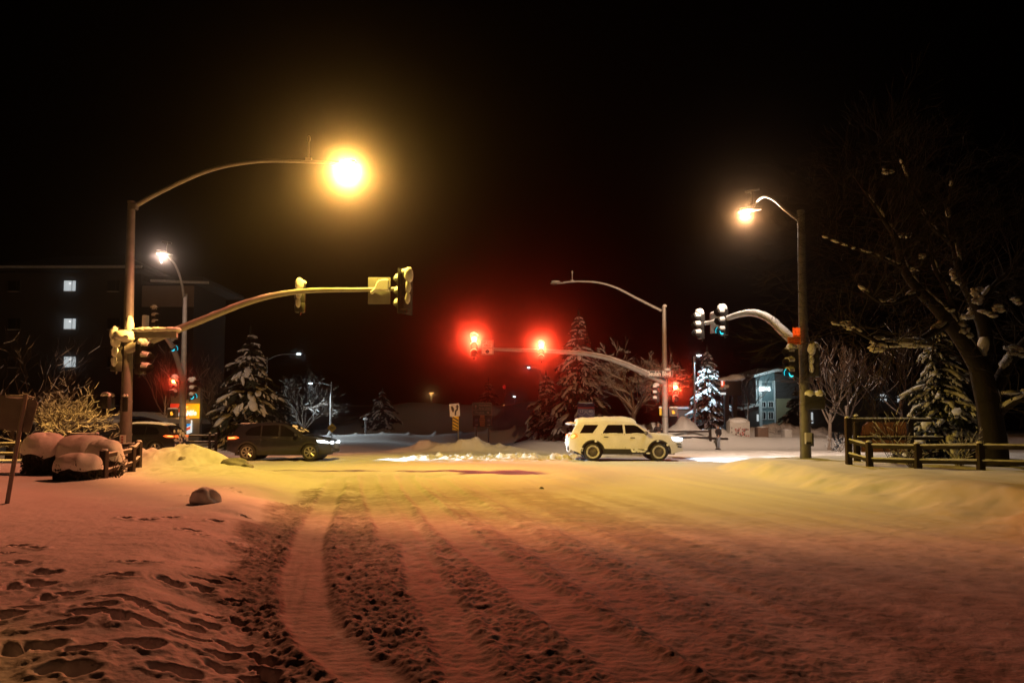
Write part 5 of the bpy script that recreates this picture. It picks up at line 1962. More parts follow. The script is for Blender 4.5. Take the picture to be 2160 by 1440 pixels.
t, c = posted_sign(963, 880, 42.0, 'white keep right sign over a black and yellow striped marker on the far snow heap', posts=((.10, .035),))
Xr = Matrix.Rotation(R(5), 4, 'Y')
o, X = plate_box(t, P(959, 864.5, 42), (.05, -1), .60, .76, 'sign_white', 'sign_plate')
o.data.transform(Matrix.Translation(P(959, 864.5, 42) - t.location) @ Matrix.Rotation(R(-5), 4, 'Y') @ Matrix.Translation(-(P(959, 864.5, 42) - t.location)))
shapeX([(-.22, .20), (-.14, .22), (-.06, .14), (-.03, .02), (-.05, -.10), (-.10, -.14), (-.15, -.08), (-.20, .06)], X, 'sign_black', o, 'symbol', th=.014)
shapeX([(.0, -.31), (.09, -.31), (.10, -.10), (.20, .02), (.21, .18), (.26, .18), (.16, .33), (.05, .18), (.11, .18), (.11, .07), (.01, -.06)], X, 'sign_black', o, 'arrow', th=.014)
m = MB()
o, X = plate_box(t, P(961, 893, 42), (.05, -1), .36, .84, 'sign_yellow', 'hazard_panel')
for k in range(5):
    z0 = .42 - k * .19
    pol = [(-.17, z0), (.17, z0 - .20), (.17, z0 - .30), (-.17, z0 - .10)]
    pol = [(a, max(-.415, min(.415, b))) for a, b in pol]
    shapeX(pol, X, 'sign_black', o, 'stripe')

# green guide sign on two posts
d = 57.0
t, c = posted_sign(1017.5, 873, d, 'dark green guide sign on two posts reading Northern Ariz Univ', posts=((-.50, .06), (.50, .06)))
k = d / 1500
o, X = plate_box(t, P(1017, 861.5, d), (0, -1), 41 * k, 26.5 * k, 'sign_green', 'guide_panel', .05, border='sign_legend')
textX('Northern', .24, X, (.20, .26), 'sign_legend', o, .028)
textX('Ariz Univ', .24, X, (.20, .02), 'sign_legend', o, .028)
shapeX([(-.52, -.02), (-.48, -.02), (-.48, .16), (-.42, .16), (-.50, .30), (-.58, .16), (-.52, .16)], X, 'sign_legend', o, 'arrow', .026)
shapeX([(-.72, -.13), (.72, -.13), (.72, -.11), (-.72, -.11)], X, 'sign_legend', o, 'divider', .026)
textX('Phoenix', .22, X, (-.18, -.31), 'sign_legend', o, .028)
shapeX([(.36, -.34), (.36, -.28), (.46, -.28), (.46, -.22), (.58, -.31), (.46, -.40), (.46, -.34)], X, 'sign_legend', o, 'arrow', .026)
o, X = plate_box(t, P(1017.5, 887.5, d), (0, -1), 40 * k, 25 * k, 'sign_black', 'route_panel', .05)
shield = [(-.16, .15), (-.10, .18), (0, .15), (.10, .18), (.16, .15), (.17, -.02), (.10, -.14), (0, -.20), (-.10, -.14), (-.17, -.02)]
for (ox, txt) in ((-.48, '17'), (.50, '40')):
    q = shapeX([(a + ox, b + .05) for a, b in shield], X, 'sign_blue', o, 'route_shield', .026)
    textX(txt, .20, X, (ox, .04), 'sign_legend', q, .036)
    shapeX([(ox - .12, -.33), (ox + .04, -.33), (ox + .04, -.38), (ox + .14, -.31), (ox + .04, -.24), (ox + .04, -.29), (ox - .12, -.29)], X, 'sign_legend', o, 'arrow', .026)
q = shapeX([(-.18, .26), (.18, .26), (.18, .46), (-.18, .46)], X, 'board', o, 'route_plate', .026)
q = shapeX([(-.22, -.10), (.22, -.10), (.22, .22), (-.22, .22)], X, 'board', o, 'route_plate', .026)
textX('89A', .22, X, (0, .06), 'sign_black', q, .036)
q = shapeX([(-.18, -.42), (.18, -.42), (.18, -.14), (-.18, -.14)], X, 'board', o, 'route_plate', .026)
shapeX([(-.12, -.30), (.04, -.30), (.04, -.36), (.13, -.28), (.04, -.20), (.04, -.26), (-.12, -.26)], X, 'sign_black', q, 'arrow', .036)

# interstate route sign behind the white SUV
d = 50.0
k = d / 1500
t, c = posted_sign(1236, 870, d, 'route sign with 17 and 40 shields above the white SUV roof', posts=((-.4, .05), (.4, .05)))
o, X = plate_box(t, P(1236, 870, d), (0, -1), 36 * k, 42 * k, 'sign_blue', 'route_panel', .04)
shapeX([(-.58, .28), (.58, .28), (.58, .40), (-.58, .40)], X, 'sign_red', o, 'band', .022)
for (ox, txt) in ((-.32, '17'), (.32, '40')):
    textX(txt, .30, X, (ox, .08), 'sign_legend', o, .024)
    b = MB()
    b.tube([X @ Vector((-(ox + a), .024, bz)) for a, bz in ((-.25, .22), (-.26, .02), (-.16, -.12), (0, -.18), (.16, -.12), (.26, .02), (.25, .22))], .014, 5)
    b.build('shield_outline', M['sign_legend'], o)
    shapeX([(ox - .14, -.58), (ox - .08, -.58), (ox - .08, -.36), (ox + .06, -.36), (ox + .06, -.42), (ox + .17, -.33), (ox + .06, -.24), (ox + .06, -.30), (ox - .14, -.30)], X, 'sign_legend', o, 'arrow', .024)
textX('&', .14, X, (0, .02), 'sign_legend', o, .024)
textX('JCT', .14, X, (0, .55), 'sign_legend', o, .024)
m = MB()
m.ell(P(1236, 849, d), (.55, .08, .06), 12, 7, .15)
m.build('snow_cap', M['snow'], o, smooth=80)

# yellow bicycle warning diamond
d = 58.0
t, c = posted_sign(700, 902, d, 'small yellow diamond bicycle sign in front of the crossover bonnet', posts=((0, .035),))
m = MB()
m.prism([(.39, 0), (0, .39), (-.39, 0), (0, -.39)], c + Vector((0, .02, 0)), (1, 0, 0), (0, 0, 1), .02)
o = m.build('sign_plate', M['sign_yellow'], t, flat=True)
b = MB()
for sx_ in (-1, 1):
    b.tube([c + Vector((sx_ * .13 + .09 * math.cos(R(a)), -.03, -.05 + .09 * math.sin(R(a)))) for a in range(0, 361, 30)], .012, 4)
b.tube([c + Vector(v) for v in ((-.13, -.03, -.05), (-.03, -.03, .08), (.10, -.03, .08), (.13, -.03, -.05), (.02, -.03, -.05), (-.03, -.03, .08))], .012, 4)
b.build('bicycle_symbol', M['sign_black'], o)

# plain wooden marker post on the slope
t, c = posted_sign(771, 885, 66.0, 'plain pale square post in front of the small spruce', 'marker_post', 'post', posts=((0, .09),), ztop=P(771, 884, 66).z)
MB().ell(P(771, 883, 66.06), (.22, .16, .12), 10, 7, .1).build('snow_cap', M['snow'], t, smooth=80)

# ------------------------------------------------------------------ far street lamps
def far_lamp(px, py, pole_px, d, label, lens, I, col, pole_top=None, curve=True, size=1., dr=(0, 0, -1), cone=140):
    L = P(px, py, d)
    pp = P(pole_px, 900, d)
    z = gz(pp.x, d) - .1
    t = thing('street_lamp', (pp.x, d, z), label, 'street lamp', 'far street lamps')
    top = P(pole_px, pole_top or py + 8, d).z
    m = MB()
    m.tube([(pp.x, d, z), (pp.x, d, top)], [.10, .07], 8)
    m.build('pole', M['steel'], t)
    m = MB()
    s = 1 if px > pole_px else -1
    A = Vector((pp.x, d, top - .3))
    m.tube(arc([A, A + (L - A) * .35 + UP * (L.z - A.z) * .45, A + (L - A) * .7 + UP * (L.z - A.z) * .25, L + UP * .08], 5), .045, 6)
    m.build('lamp_arm', M['steel'], t)
    m = MB()
    m.ell(L + UP * .07, (.34 * size, .16 * size, .08 * size), 12, 7)
    h = m.build('lamp_head', M['steel'], t)
    m = MB()
    m.ell(L - UP * .02, (.24 * size, .14 * size, .10 * size), 12, 7)
    m.build('lamp_lens', M[lens], h)
    if I:
        lamp('far_street_light', 'SPOT', L - UP * .2, I, col, .1, dr, cone, .6)
    return t


far_lamp(655, 808, 697, 68, 'curved street lamp with a cold white light left of the centre, beyond the crossover', 'e_lamp_cold', 330, (.84, .96, 1), 806, size=.8, dr=(.5, -.55, -1), cone=98)
far_lamp(630, 746, 560, 60, 'cold white lamp on a long thin arm above the broad spruce', 'e_lamp_cold', 0, (.8, .95, 1), 752, size=.8)
far_lamp(1474, 749, 1466, 60.0, 'small cold street lamp above the bluish spruce', 'e_lamp_cold', 170, (.62, .86, 1), 752, size=.9, dr=(.15, .3, -1), cone=110)
far_lamp(1115, 775, 1140, 78, 'tiny white lamp beside the red signal, above the short spruce', 'e_lamp_cold', 0, (1, 1, 1), 779, size=.7)
far_lamp(1085, 836, 1086, 110, 'tiny round white lamp low in the dark, left of the short spruce', 'e_lamp_cold', 0, (1, 1, 1), 838, size=.9)
# orange T-shaped lamp
q = P(910, 829, 130)
t = thing('street_lamp', (q.x, 130, gz(q.x, 130)), 'tiny orange T-shaped lamp standing far off above the slope', 'street lamp', 'far street lamps')
MB().box((q.x, 130, q.z), (.8, .2, .18), bev=.04).build('lamp_head', M['e_lamp_orange'], t)
MB().tube([(q.x, 130, gz(q.x, 130) - .2), (q.x, 130, q.z - .1)], [.12, .12], 6).build('pole', M['steel'], t)
lamp('far_orange_light', 'POINT', (q.x, 129.4, q.z - .35), 3, (1, .5, .15), .1)
q = P(1064, 816, 120)
t = thing('radio_mast', (q.x, 120, gz(q.x, 120)), 'thin mast with a dim red light far off, left of the short spruce', 'mast')
MB().ell(q, (.30, .30, .38), 10, 8).build('beacon', M['e_dotred'], t)
MB().tube([(q.x, 120, gz(q.x, 120) - .2), (q.x, 120, q.z - .3)], .06, 6).build('pole', M['black_matte'], t)
for (px, py, lab) in ((1063, 857, 'short pale bollard light on the dark slope below the red light'), (1104, 851, 'short pale bollard light beside the short spruce')):
    q = P(px, py, 100)
    t = thing('bollard_light', (q.x, 100, gz(q.x, 100)), lab, 'bollard light', 'bollard lights on the slope')
    MB().tube([(q.x, 100, gz(q.x, 100) - .2), (q.x, 100, q.z)], .07, 8).build('post', M['steel'], t)
    MB().ell(q, (.09, .09, .26), 8, 6).build('lamp_lens', M['e_lamp_orange'], t)

# ------------------------------------------------------------------ overpass
d = 96.0
t = thing('road_bridge', (P(640, 900, d).x, d, 0), 'dim concrete overpass crossing behind the crossover at the foot of the slope', 'bridge')
xa, xb = P(430, 900, d).x, P(850, 900, d).x
za, zb = P(700, 893, d).z, P(700, 876, d).z
m = MB()
m.box(((xa + xb) / 2, d + 4, (za + zb) / 2), (xb - xa, 8, zb - za))
m.build('girder', M['concrete'], t)
m = MB()
m.box(((xa + xb) / 2, d + 3.6, zb + .16), (xb - xa, 9.4, .32))
m.build('deck', M['wall_dark'], t)
m = MB()
zr = P(700, 856, d).z
m.tube([(xa, d - .9, zr), (xb, d - .9, zr)], .05, 6)
x = xa
k = 0
while x < xb - .5:
    m.tube([(x, d - .9, zb + .3), (x + .7, d - .9, zr)], .025, 4)
    m.tube([(x + .7, d - .9, zr), (x + 1.4, d - .9, zb + .3)], .025, 4)
    x += 1.4
m.build('railing', M['steel'], t)
m = MB()
m.box((P(560, 900, d).x, d + 4, za / 2 - .2), (1.0, 6, za + .6))
m.build('pier', M['concrete'], t)

# ------------------------------------------------------------------ hotel at left
d = 56.0
kk = d / 1500
x0, x1 = P(-80, 900, d).x, P(288, 900, d).x
ze = P(200, 576, d).z
t = thing('hotel_building', ((x0 + x1) / 2, d, 0), 'dark four-storey hotel with three lit windows stacked at left', 'hotel')
W_ = []
m = MB()
m.box(((x0 + x1) / 2, d + 6, ze / 2 - .4), (x1 - x0, 12, ze + .8))
wall = m.build('wall', M['wall_hotel'], t)
m = MB()
m.box(((x0 + x1) / 2 + .2, d + 5.6, ze + .12), (x1 - x0 + 1.2, 13.4, .24))
o = m.build('roof', M['roof'], t)
m = MB()
zr = P(100, 540, d + 6).z
xr0, xr1 = P(40, 900, d).x, P(170, 900, d).x
ex0, ex1 = x0 - .6, x1 + .8
y0, y1 = d - 1.0, d + 12.2
m.add([(ex0, y0, ze + .25), (ex1, y0, ze + .25), (ex1, y1, ze + .25), (ex0, y1, ze + .25), (xr0, d + 6, zr), (xr1, d + 6, zr)], [(0, 1, 5, 4), (1, 2, 5), (2, 3, 4, 5), (3, 0, 4), (0, 3, 2, 1)])
m.build('hip_roof', M['roof'], o, flat=True)
m = MB()
m.tube([(x0 - .4, d - 1.08, ze + .27), (x1 + .6, d - 1.08, ze + .27)], .12, 8)
m.build('eave_snow', M['snow_far'], o)
for px in (30, 148, 240):
    for py in (603, 683, 763, 843):
        c = P(px, py, d)
        lit = px == 148 and py < 800
        w, h = 26 * kk, 22 * kk
        m = MB()
        for sx_ in (-1, 1):
            m.box((c.x + sx_ * (w / 2 + .03), d - .03, c.z), (.06, .10, h + .12))
            m.box((c.x, d - .03, c.z + sx_ * (h / 2 + .03)), (w, .10, .06))
        m.box((c.x + .16, d - .01, c.z), (.035, .05, h))
        f = m.build('window', M['wall_dark'], t)
        m = MB()
        m.box((c.x, d - .005, c.z), (w, .02, h))
        m.build('pane', M['e_win'] if lit else M['glass'], f)
        if lit:
            m = MB()
            m.ell((c.x - .02, d - .03, c.z + .2), (.08, .012, .06), 8, 6)
            m.build('ceiling_lamp', M['e_win_hot'], f)
        m = MB()
        m.ell((c.x, d - .10, c.z - h / 2 - .06), (w * .55, .10, .05), 10, 6, .1)
        m.build('sill_snow', M['snow_far'], f)
# projecting corner tower
xa, xb = P(286, 900, 54).x, P(402, 900, 54).x
zt_ = P(340, 600, 54).z
m = MB()
m.box(((xa + xb) / 2, 57, zt_ / 2 - .4), (xb - xa, 6, zt_ + .8))
tw_ = m.build('corner_tower', M['wall_tower'], t)
m = MB()
z1, z2 = P(340, 647, 54).z, P(340, 603, 54).z
m.box(((xa + xb) / 2 + .1, 53.97, (z1 + z2) / 2), (xb - xa - .2, .06, z2 - z1))
m.build('panel', M['wall_beige'], tw_)
m = MB()
m.box((P(378, 900, 54).x, 56.5, zt_ + .14), ((P(440, 900, 54).x - P(318, 900, 54).x), 8.2, .28))
m.build('tower_roof', M['roof'], tw_)
m = MB()
m.tube([P(318, 592, 52.4), P(440, 596, 52.4)], .10, 8)
m.build('eave_snow', M['snow_far'], tw_)

# low building with a snowy gable behind the black SUV
d = 49
a, b = P(228, 900, d), P(362, 900, d)
t = thing('low_building', ((a.x + b.x) / 2, d, 0), 'low dark building with a snow-covered gable roof behind the black SUV', 'building')
m = MB()
pk = P(293, 872, d).z
ev = P(230, 888, d).z
m.add([(a.x + .3, d, -.3), (b.x - .3, d, -.3), (b.x - .3, d, ev), ((a.x + b.x) / 2, d, pk - .3), (a.x + .3, d, ev), (a.x + .3, d + 6, -.3), (b.x - .3, d + 6, -.3), (b.x - .3, d + 6, ev), ((a.x + b.x) / 2, d + 6, pk - .3), (a.x + .3, d + 6, ev)],
      [(0, 1, 2, 3, 4), (9, 8, 7, 6, 5), (0, 5, 6, 1), (1, 6, 7, 2), (4, 9, 5, 0)])
m.build('wall', M['wall_dark'], t, flat=True)
m = MB()
n = 20
vs, fs = [], []
for i in range(n + 1):
    f = i / n
    xx = a.x + (b.x - a.x) * f
    zz = ev + (pk - ev) * (1 - abs(2 * f - 1) ** 1.5)
    for (yy, dz) in ((d - .5, -.16), (d - .5, .14 + .03 * math.sin(i * 1.7)), (d + 6.3, .14), (d + 6.3, -.16)):
        vs.append((xx, yy, zz + dz))
for i in range(n):
    for j in range(4):
        q0, q1 = i * 4 + j, i * 4 + (j + 1) % 4
        fs.append((q0, q1, q1 + 4, q0 + 4))
fs += [(3, 2, 1, 0), (n * 4, n * 4 + 1, n * 4 + 2, n * 4 + 3)]
m.add(vs, fs)
m.build('snowy_roof', M['snow'], t, smooth=50)
d = 46
a, b = P(60, 900, d), P(262, 900, d)
t = thing('low_wall', ((a.x + b.x) / 2, d, 0), 'long low dark wall topped with snow behind the left shrubs', 'wall')
MB().box(((a.x + b.x) / 2, d, .75), (b.x - a.x, .5, 2.0)).build('wall', M['wall_dark'], t)
m = MB()
pts = [Vector((a.x + (b.x - a.x) * k / 24, d, 1.76 + (.10 if 16 < k else .0) + .05 * math.sin(k * 1.9))) for k in range(25)]
arm_snow(m, pts, [.30 + (.12 if 16 < k < 23 else 0) for k in range(25)], 0, None, .0, 1., random.Random(2), .5)
m.build('snow_strip', M['snow'], t, smooth=80)

# ------------------------------------------------------------------ gas station sign
d = 52.0
k = d / 1500
c = P(391, 900, d)
z0 = gz(c.x, d) - .2
t = thing('price_sign', (c.x, d, z0), 'tall grey gas station sign with orange store panel and white chevron panel', 'sign')


def panel(px0, py0, px1, py1, y, th, mat, name, par, bev=.02):
    a, b = P(px0, py0, d), P(px1, py1, d)
    q = MB()
    q.box(((a.x + b.x) / 2, y, (a.z + b.z) / 2), (abs(b.x - a.x), th, abs(a.z - b.z)), bev=bev)
    return q.build(name, M[mat], par)


a, b = P(361, 816, d), P(423, 816, d)
m = MB()
rr_ = .25
poly = [(a.x, z0), (b.x, z0), (b.x, a.z - rr_)] + [(b.x - rr_ + rr_ * math.cos(R(q)), a.z - rr_ + rr_ * math.sin(R(q))) for q in range(15, 91, 15)] + [(a.x, a.z)]
m.prism(poly, (0, d + .4, 0), (1, 0, 0), (0, 0, 1), .4)
pyl = m.build('pylon', M['sign_grey'], t, flat=True)
sp_ = panel(360, 851, 421, 882, d - .03, .06, 'e_store', 'store_panel', t)
q = P(404, 872, d)
text('ExtraMile', .50, (P(391, 866, d).x, d - .075, q.z), M['e_panel_white'], sp_, 'lettering', (1, 0, .06), (-.06, 0, 1), .86, shear=.2, bold=.025)
m = MB()
q = P(389, 862, d)
for aa in range(25, 156, 22):
    v = Vector((math.cos(R(aa)), 0, math.sin(R(aa))))
    m.tube([q + v * .16 + Vector((0, -.07, 0)), q + v * .34 + Vector((0, -.07, 0))], [.03, .015], 5)
m.build('sunburst', M['e_hand'], sp_)
lp = MB()
a, b = P(378, 886, d), P(405, 912, d)
poly = [(a.x, a.z), (a.x, b.z + .02), ((a.x + b.x) / 2, b.z - .16), (b.x, b.z + .02), (b.x, a.z)]
lp.prism(poly, (0, d - .005, 0), (1, 0, 0), (0, 0, 1), .06)
lg = lp.build('logo_panel', M['e_panel_white'], t, flat=True)
w = (b.x - a.x)
cx = (a.x + b.x) / 2
for (zz, mat, nm) in ((P(0, 898, d).z, 'e_blue', 'blue_chevron'), (P(0, 906, d).z, 'e_redchev', 'red_chevron')):
    q = MB()
    h = .21
    q.prism([(-w * .40, .05), (0, -.12), (w * .40, .05), (w * .40, .05 + h), (0, -.12 + h), (-w * .40, .05 + h)], (cx, d - .068, zz), (1, 0, 0), (0, 0, 1), .006)
    q.build(nm, M[mat], lg, flat=True)
lamp('store_sign_glow', 'POINT', P(391, 866, d - 1.0), 3, (1, .45, .1), .3)

# ------------------------------------------------------------------ right side
# twin-post restaurant sign
d = 58.0
k = d / 1500
c = P(1541, 900, d)
t = thing('pole_sign', (c.x, d, gz(c.x, d)), 'black twin-post restaurant sign with a thick cap of snow', 'sign')
for (px, w) in ((1533, 9), (1550, 9)):
    q = P(px, 820, d)
    MB().box((q.x, d + .2, q.z / 2), (w * k, .35, q.z)).build('post', M['black'], t)
bx = panel(1529, 800, 1562, 834, d + .2, .9, 'black', 'sign_box', t)
m = MB()
m.ell(P(1540, 800, d + .2), (.95, .7, .24), 18, 10, .06)
m.ell(P(1552, 797, d + .2), (.75, .7, .30), 16, 10, .06)
m.build('snow_cap', M['snow'], bx, smooth=80)
X = frame(P(1524.5, 809, d), (-.55, -.85))
m = MB()
m.box((0, 0, 0), (.30, .06, .55), X=X)
lo = m.build('lit_panel', M['e_redchev'], t)
m = MB()
m.box((.03, .04, .05), (.12, .02, .40), X=X)
m.build('lit_stripe', M['e_panel_white'], lo)
pb = panel(1518, 821, 1537, 827, d - .1, .2, 'wall_dark', 'lower_panel', t)
m = MB()
m.ell(P(1533, 815, d - .1), (.26, .2, .24), 10, 8, .1)
m.ell(P(1521, 819, d - .1), (.16, .15, .15), 10, 8, .1)
m.build('snow_clump', M['snow'], pb, smooth=80)
panel(1519, 828, 1532, 832, d - .12, .12, 'e_panel_white', 'lit_bar', t)

# teal two-storey building
d = 84.0
k = d / 1500
c = P(1640, 900, d)
t = thing('teal_building', (c.x, d, 0), 'teal grey two-storey building with white window frames and a bright white sign', 'building')
xa, xm, xb = P(1596, 900, d).x, P(1636, 900, d).x, P(1700, 900, d).x
zl, zr = P(1596, 790, d).z, P(1690, 776, d).z
m = MB()
m.prism([(xa, -.2), (xm, -.2), (xm, zr - .5), (xa, zl - .4)], (0, d + 5, 0), (1, 0, 0), (0, 0, 1), 5)
wl = m.build('wall', M['wall_teal'], t, flat=True)
m = MB()
m.prism([(xm + .02, -.2), (xb, -.2), (xb, zr - .8), (xm + .02, zr - .6)], (0, d + 6, 0), (1, 0, 0), (0, 0, 1), 5.6)
m.build('side_wall', M['wall_dark'], t, flat=True)
m = MB()
m.box(((xm + P(1672, 900, d).x) / 2 + .1, d + .3, 2.2), (P(1672, 900, d).x - xm - .2, .2, P(1650, 832, d).z - 2.2 + 2.2))
m.build('tan_wall', M['wall_tan'], t)
m = MB()
m.add([(xa - .3, d - .4, zl - .35), (xm + .15, d - .4, zr - .45), (xb + .2, d - .4, zr - .7), (xb + .2, d + 6, zr - .3), (xm, d + 6, zr + .1), (xa - .3, d + 6, zl + .2),
       (xa - .3, d - .4, zl - .05), (xm + .15, d - .4, zr - .12), (xb + .2, d - .4, zr - .35), (xb + .2, d + 6, zr), (xm, d + 6, zr + .45), (xa - .3, d + 6, zl + .55)],
      [(0, 1, 7, 6), (1, 2, 8, 7), (6, 7, 10, 11), (7, 8, 9, 10), (0, 6, 11, 5), (2, 3, 9, 8), (5, 4, 1, 0), (4, 3, 2, 1)])
m.build('snowy_roof', M['snow'], t, flat=True)
m = MB()
for px in (1597, 1605, 1635):
    q = P(px, 900, d)
    m.box((q.x, d - .06, zl / 2 - .4), (.16 if px != 1605 else .34, .10, zl - .6))
m.build('corner_trim', M['trim'], t)
for px in (1610, 1626):
    for (py0, py1) in ((847, 859), (868, 884)):
        a, b = P(px - 6, py0, d), P(px + 5, py1, d)
        cx, cz, w, h = (a.x + b.x) / 2, (a.z + b.z) / 2, b.x - a.x, a.z - b.z
        f = MB()
        for s_ in (-1, 1):
            f.box((cx + s_ * w / 2, d - .08, cz), (.10, .12, h + .10))
            f.box((cx, d - .08, cz + s_ * h / 2), (w - .1, .12, .10))
        f.box((cx, d - .06, cz), (.05, .06, h - .1))
        fo = f.build('window', M['trim'], t)
        MB().box((cx, d - .03, cz), (w - .1, .04, h - .1)).build('pane', M['glass'], fo)
a, b = P(1599, 817, d), P(1622, 825, d)
sg = MB().box(((a.x + b.x) / 2, d - .35, (a.z + b.z) / 2), (b.x - a.x, .3, a.z - b.z), bev=.04).build('lit_sign', M['e_white_sign'], t)
m = MB()
m.ell(((a.x + b.x) / 2 + .2, d - .3, a.z + .08), ((b.x - a.x) * .5, .3, .12), 12, 7, .1)
m.build('snow_cap', M['snow'], sg, smooth=80)
for px in (1601, 1629):
    q = P(px, 812, d)
    MB().box((q.x, d - .12, q.z), (.06, .1, 1.0)).build('sign_bracket', M['trim'], sg)
MB().box((P(1615, 810, d).x, d - .12, P(0, 805, d).z), (1.6, .1, .06)).build('sign_bracket', M['trim'], sg)
lamp('teal_wall_fill_light', 'SPOT', ((a.x + b.x) / 2 - .5, d - 3.6, a.z + .6), 42, (.66, .95, 1), .3, (.1, 1, -.35), 140, 1.)  # spot added in front of the building to brighten its teal face

# annexe left of it
a, b = P(1566, 900, d), P(1595, 900, d)
t = thing('annexe', ((a.x + b.x) / 2, d - 3, 0), 'low dark annexe left of the teal building with a lit doorway', 'building')
MB().box(((a.x + b.x) / 2, d + 1, 2.0), (b.x - a.x, 4, 4.2)).build('wall', M['wall_dark'], t)
m = MB()
m.add([(a.x - .6, d - 1.4, P(0, 862, d).z), (b.x, d - 1.4, P(0, 852, d).z), (b.x, d + 3, P(0, 848, d).z), (a.x - .6, d + 3, P(0, 858, d).z), (a.x - .6, d - 1.4, P(0, 866, d).z), (b.x, d - 1.4, P(0, 856, d).z), (b.x, d + 3, P(0, 852, d).z), (a.x - .6, d + 3, P(0, 862, d).z)], [(0, 1, 2, 3), (4, 7, 6, 5), (0, 4, 5, 1), (1, 5, 6, 2), (3, 2, 6, 7), (0, 3, 7, 4)])
m.build('snowy_roof', M['snow_far'], t, flat=True)
q = P(1592, 881, d)
MB().box((q.x, d - 1.03, q.z), (.22, .05, .8)).build('lit_doorway', M['e_win'], t)
a, b = P(1430, 900, 66), P(1545, 900, 66)
t = thing('brown_building', ((a.x + b.x) / 2, 66, 0), 'low brown wall of a building behind the bluish spruce and the twin posts', 'building')
MB().box(((a.x + b.x) / 2, 68, P(0, 862, 66).z / 2), (b.x - a.x, 4, P(0, 862, 66).z)).build('wall', M['cabinet_brown'], t)
MB().box(((a.x + b.x) / 2, 68, P(0, 860, 66).z), (b.x - a.x + .4, 4.4, .2)).build('snowy_roof', M['snow_far'], t)

# utility cabinets
CAB = 'utility cabinets behind the standing person'
d = 49.6
a, b = P(1540, 888, d), P(1583, 924, d)
t = thing('utility_cabinet', ((a.x + b.x) / 2, d, b.z - .3), 'biggest cabinet, wrapped in reddish plant pictures and capped with snow', 'cabinet', CAB)
m = MB()
m.box(((a.x + b.x) / 2, d + .5, (a.z + b.z) / 2 - .2), (b.x - a.x, .9, a.z - b.z + .4), bev=.02)
cab = m.build('body', M['cabinet'], t)
xd = P(1548, 900, d).x
m = MB()
m.box(((xd + b.x) / 2, d + .035, (a.z + b.z) / 2), (b.x - xd - .06, .03, a.z - b.z - .06), bev=.008)
dr = m.build('door', M['cabinet'], t)
rr = random.Random(41)
for k in range(46):
    q = MB()
    px, pz = rr.uniform(-.5, .5), rr.uniform(-.5, .2)
    cx, cz = (xd + b.x) / 2 + px * (b.x - xd) * .8, (a.z + b.z) / 2 + pz * (a.z - b.z) * .85
    q.ell((cx, d + .016, cz), (rr.uniform(.02, .07), .006, rr.uniform(.02, .08)), 7, 5, .35, rnd=rr)
    q.build('picture_patch', M['cabinet_art' if k % 3 else 'cabinet_art2'], dr)
q = MB()
for k in range(3):
    q.box((P(1544, 900, d).x, d + .04, b.z + .15 + k * .28), (.05, .03, .12))
q.build('vent', M['black'], t)
m = MB()
m.ell(((a.x + b.x) / 2, d + .45, a.z), ((b.x - a.x) * .52, .55, .26), 20, 12, .05)
m.build('snow_cap', M['snow'], t, smooth=80)
for (px0, px1, py0, mat, lab) in ((1599, 1622, 901, 'cabinet_brown', 'brown square cabinet half buried in snow, middle of the three'), (1656, 1671, 906, 'cabinet', 'smallest grey cabinet half buried in snow near the right pole')):
    a, b = P(px0, py0, d), P(px1, 924, d)
    t = thing('utility_cabinet', ((a.x + b.x) / 2, d, b.z - .3), lab, 'cabinet', CAB)
    MB().box(((a.x + b.x) / 2, d + .4, (a.z + b.z) / 2 - .2), (b.x - a.x, .7, a.z - b.z + .4), bev=.02).build('body', M[mat], t)
    MB().box(((a.x + b.x) / 2 + .03, d + .04, (a.z + b.z) / 2), (b.x - a.x - .12, .03, a.z - b.z - .1), bev=.008).build('door', M[mat], t)
    MB().ell(((a.x + b.x) / 2, d + .4, a.z), ((b.x - a.x) * .5, .4, .06), 14, 8, .06).build('snow_cap', M['snow'], t, smooth=80)

# monument sign board behind the right fence
d = 23.6
k = d / 1500
c = P(1867, 900, d)
t = thing('monument_sign', (c.x, d, gz(c.x, d)), 'rust coloured blank sign board in a dark timber frame behind the right fence', 'sign board')
a, b = P(1813, 890, d), P(1912, 934, d)
poly = [(a.x + .05, b.z - .3), (b.x, b.z - .3), (b.x, a.z), (a.x + .28, a.z), (a.x + .12, a.z - .12), (a.x + .05, a.z - .4)]
MB().prism(poly, (0, d + .05, 0), (1, 0, 0), (0, 0, 1), .08).build('board', M['board'], t, flat=True)
for px in (1806, 1919):
    q = P(px, 884, d)
    o = MB().box((q.x, d, q.z / 2), (.17, .17, q.z), bev=.015).build('post', M['wood'], t)
    MB().ell((q.x, d, q.z + .07), (.07, .07, .08), 10, 8).build('post_cap', M['wood'], o)
    MB().ell((q.x, d, q.z + .12), (.075, .075, .05), 10, 8, .1).build('snow_cap', M['snow'], o, smooth=80)
for (py, pxa, pxb) in ((886, 1790, 1960), (924, 1806, 1985)):
    p0, p1 = P(pxa, py, d), P(pxb, py, d)
    o = MB().box(((p0.x + p1.x) / 2, d - .04 - .06, p0.z), (p1.x - p0.x, .06, .11), bev=.01).build('rail', M['wood'], t)
    s = MB()
    pts = [p0 + (p1 - p0) * q / 20 + Vector((0, -.10, .055)) for q in range(21)]
    arm_snow(s, pts, [.05 * random.uniform(.7, 1.1) for _ in pts], 0, None, .1, 1., random, .5)
    s.build('snow_strip', M['snow'], o, smooth=80)

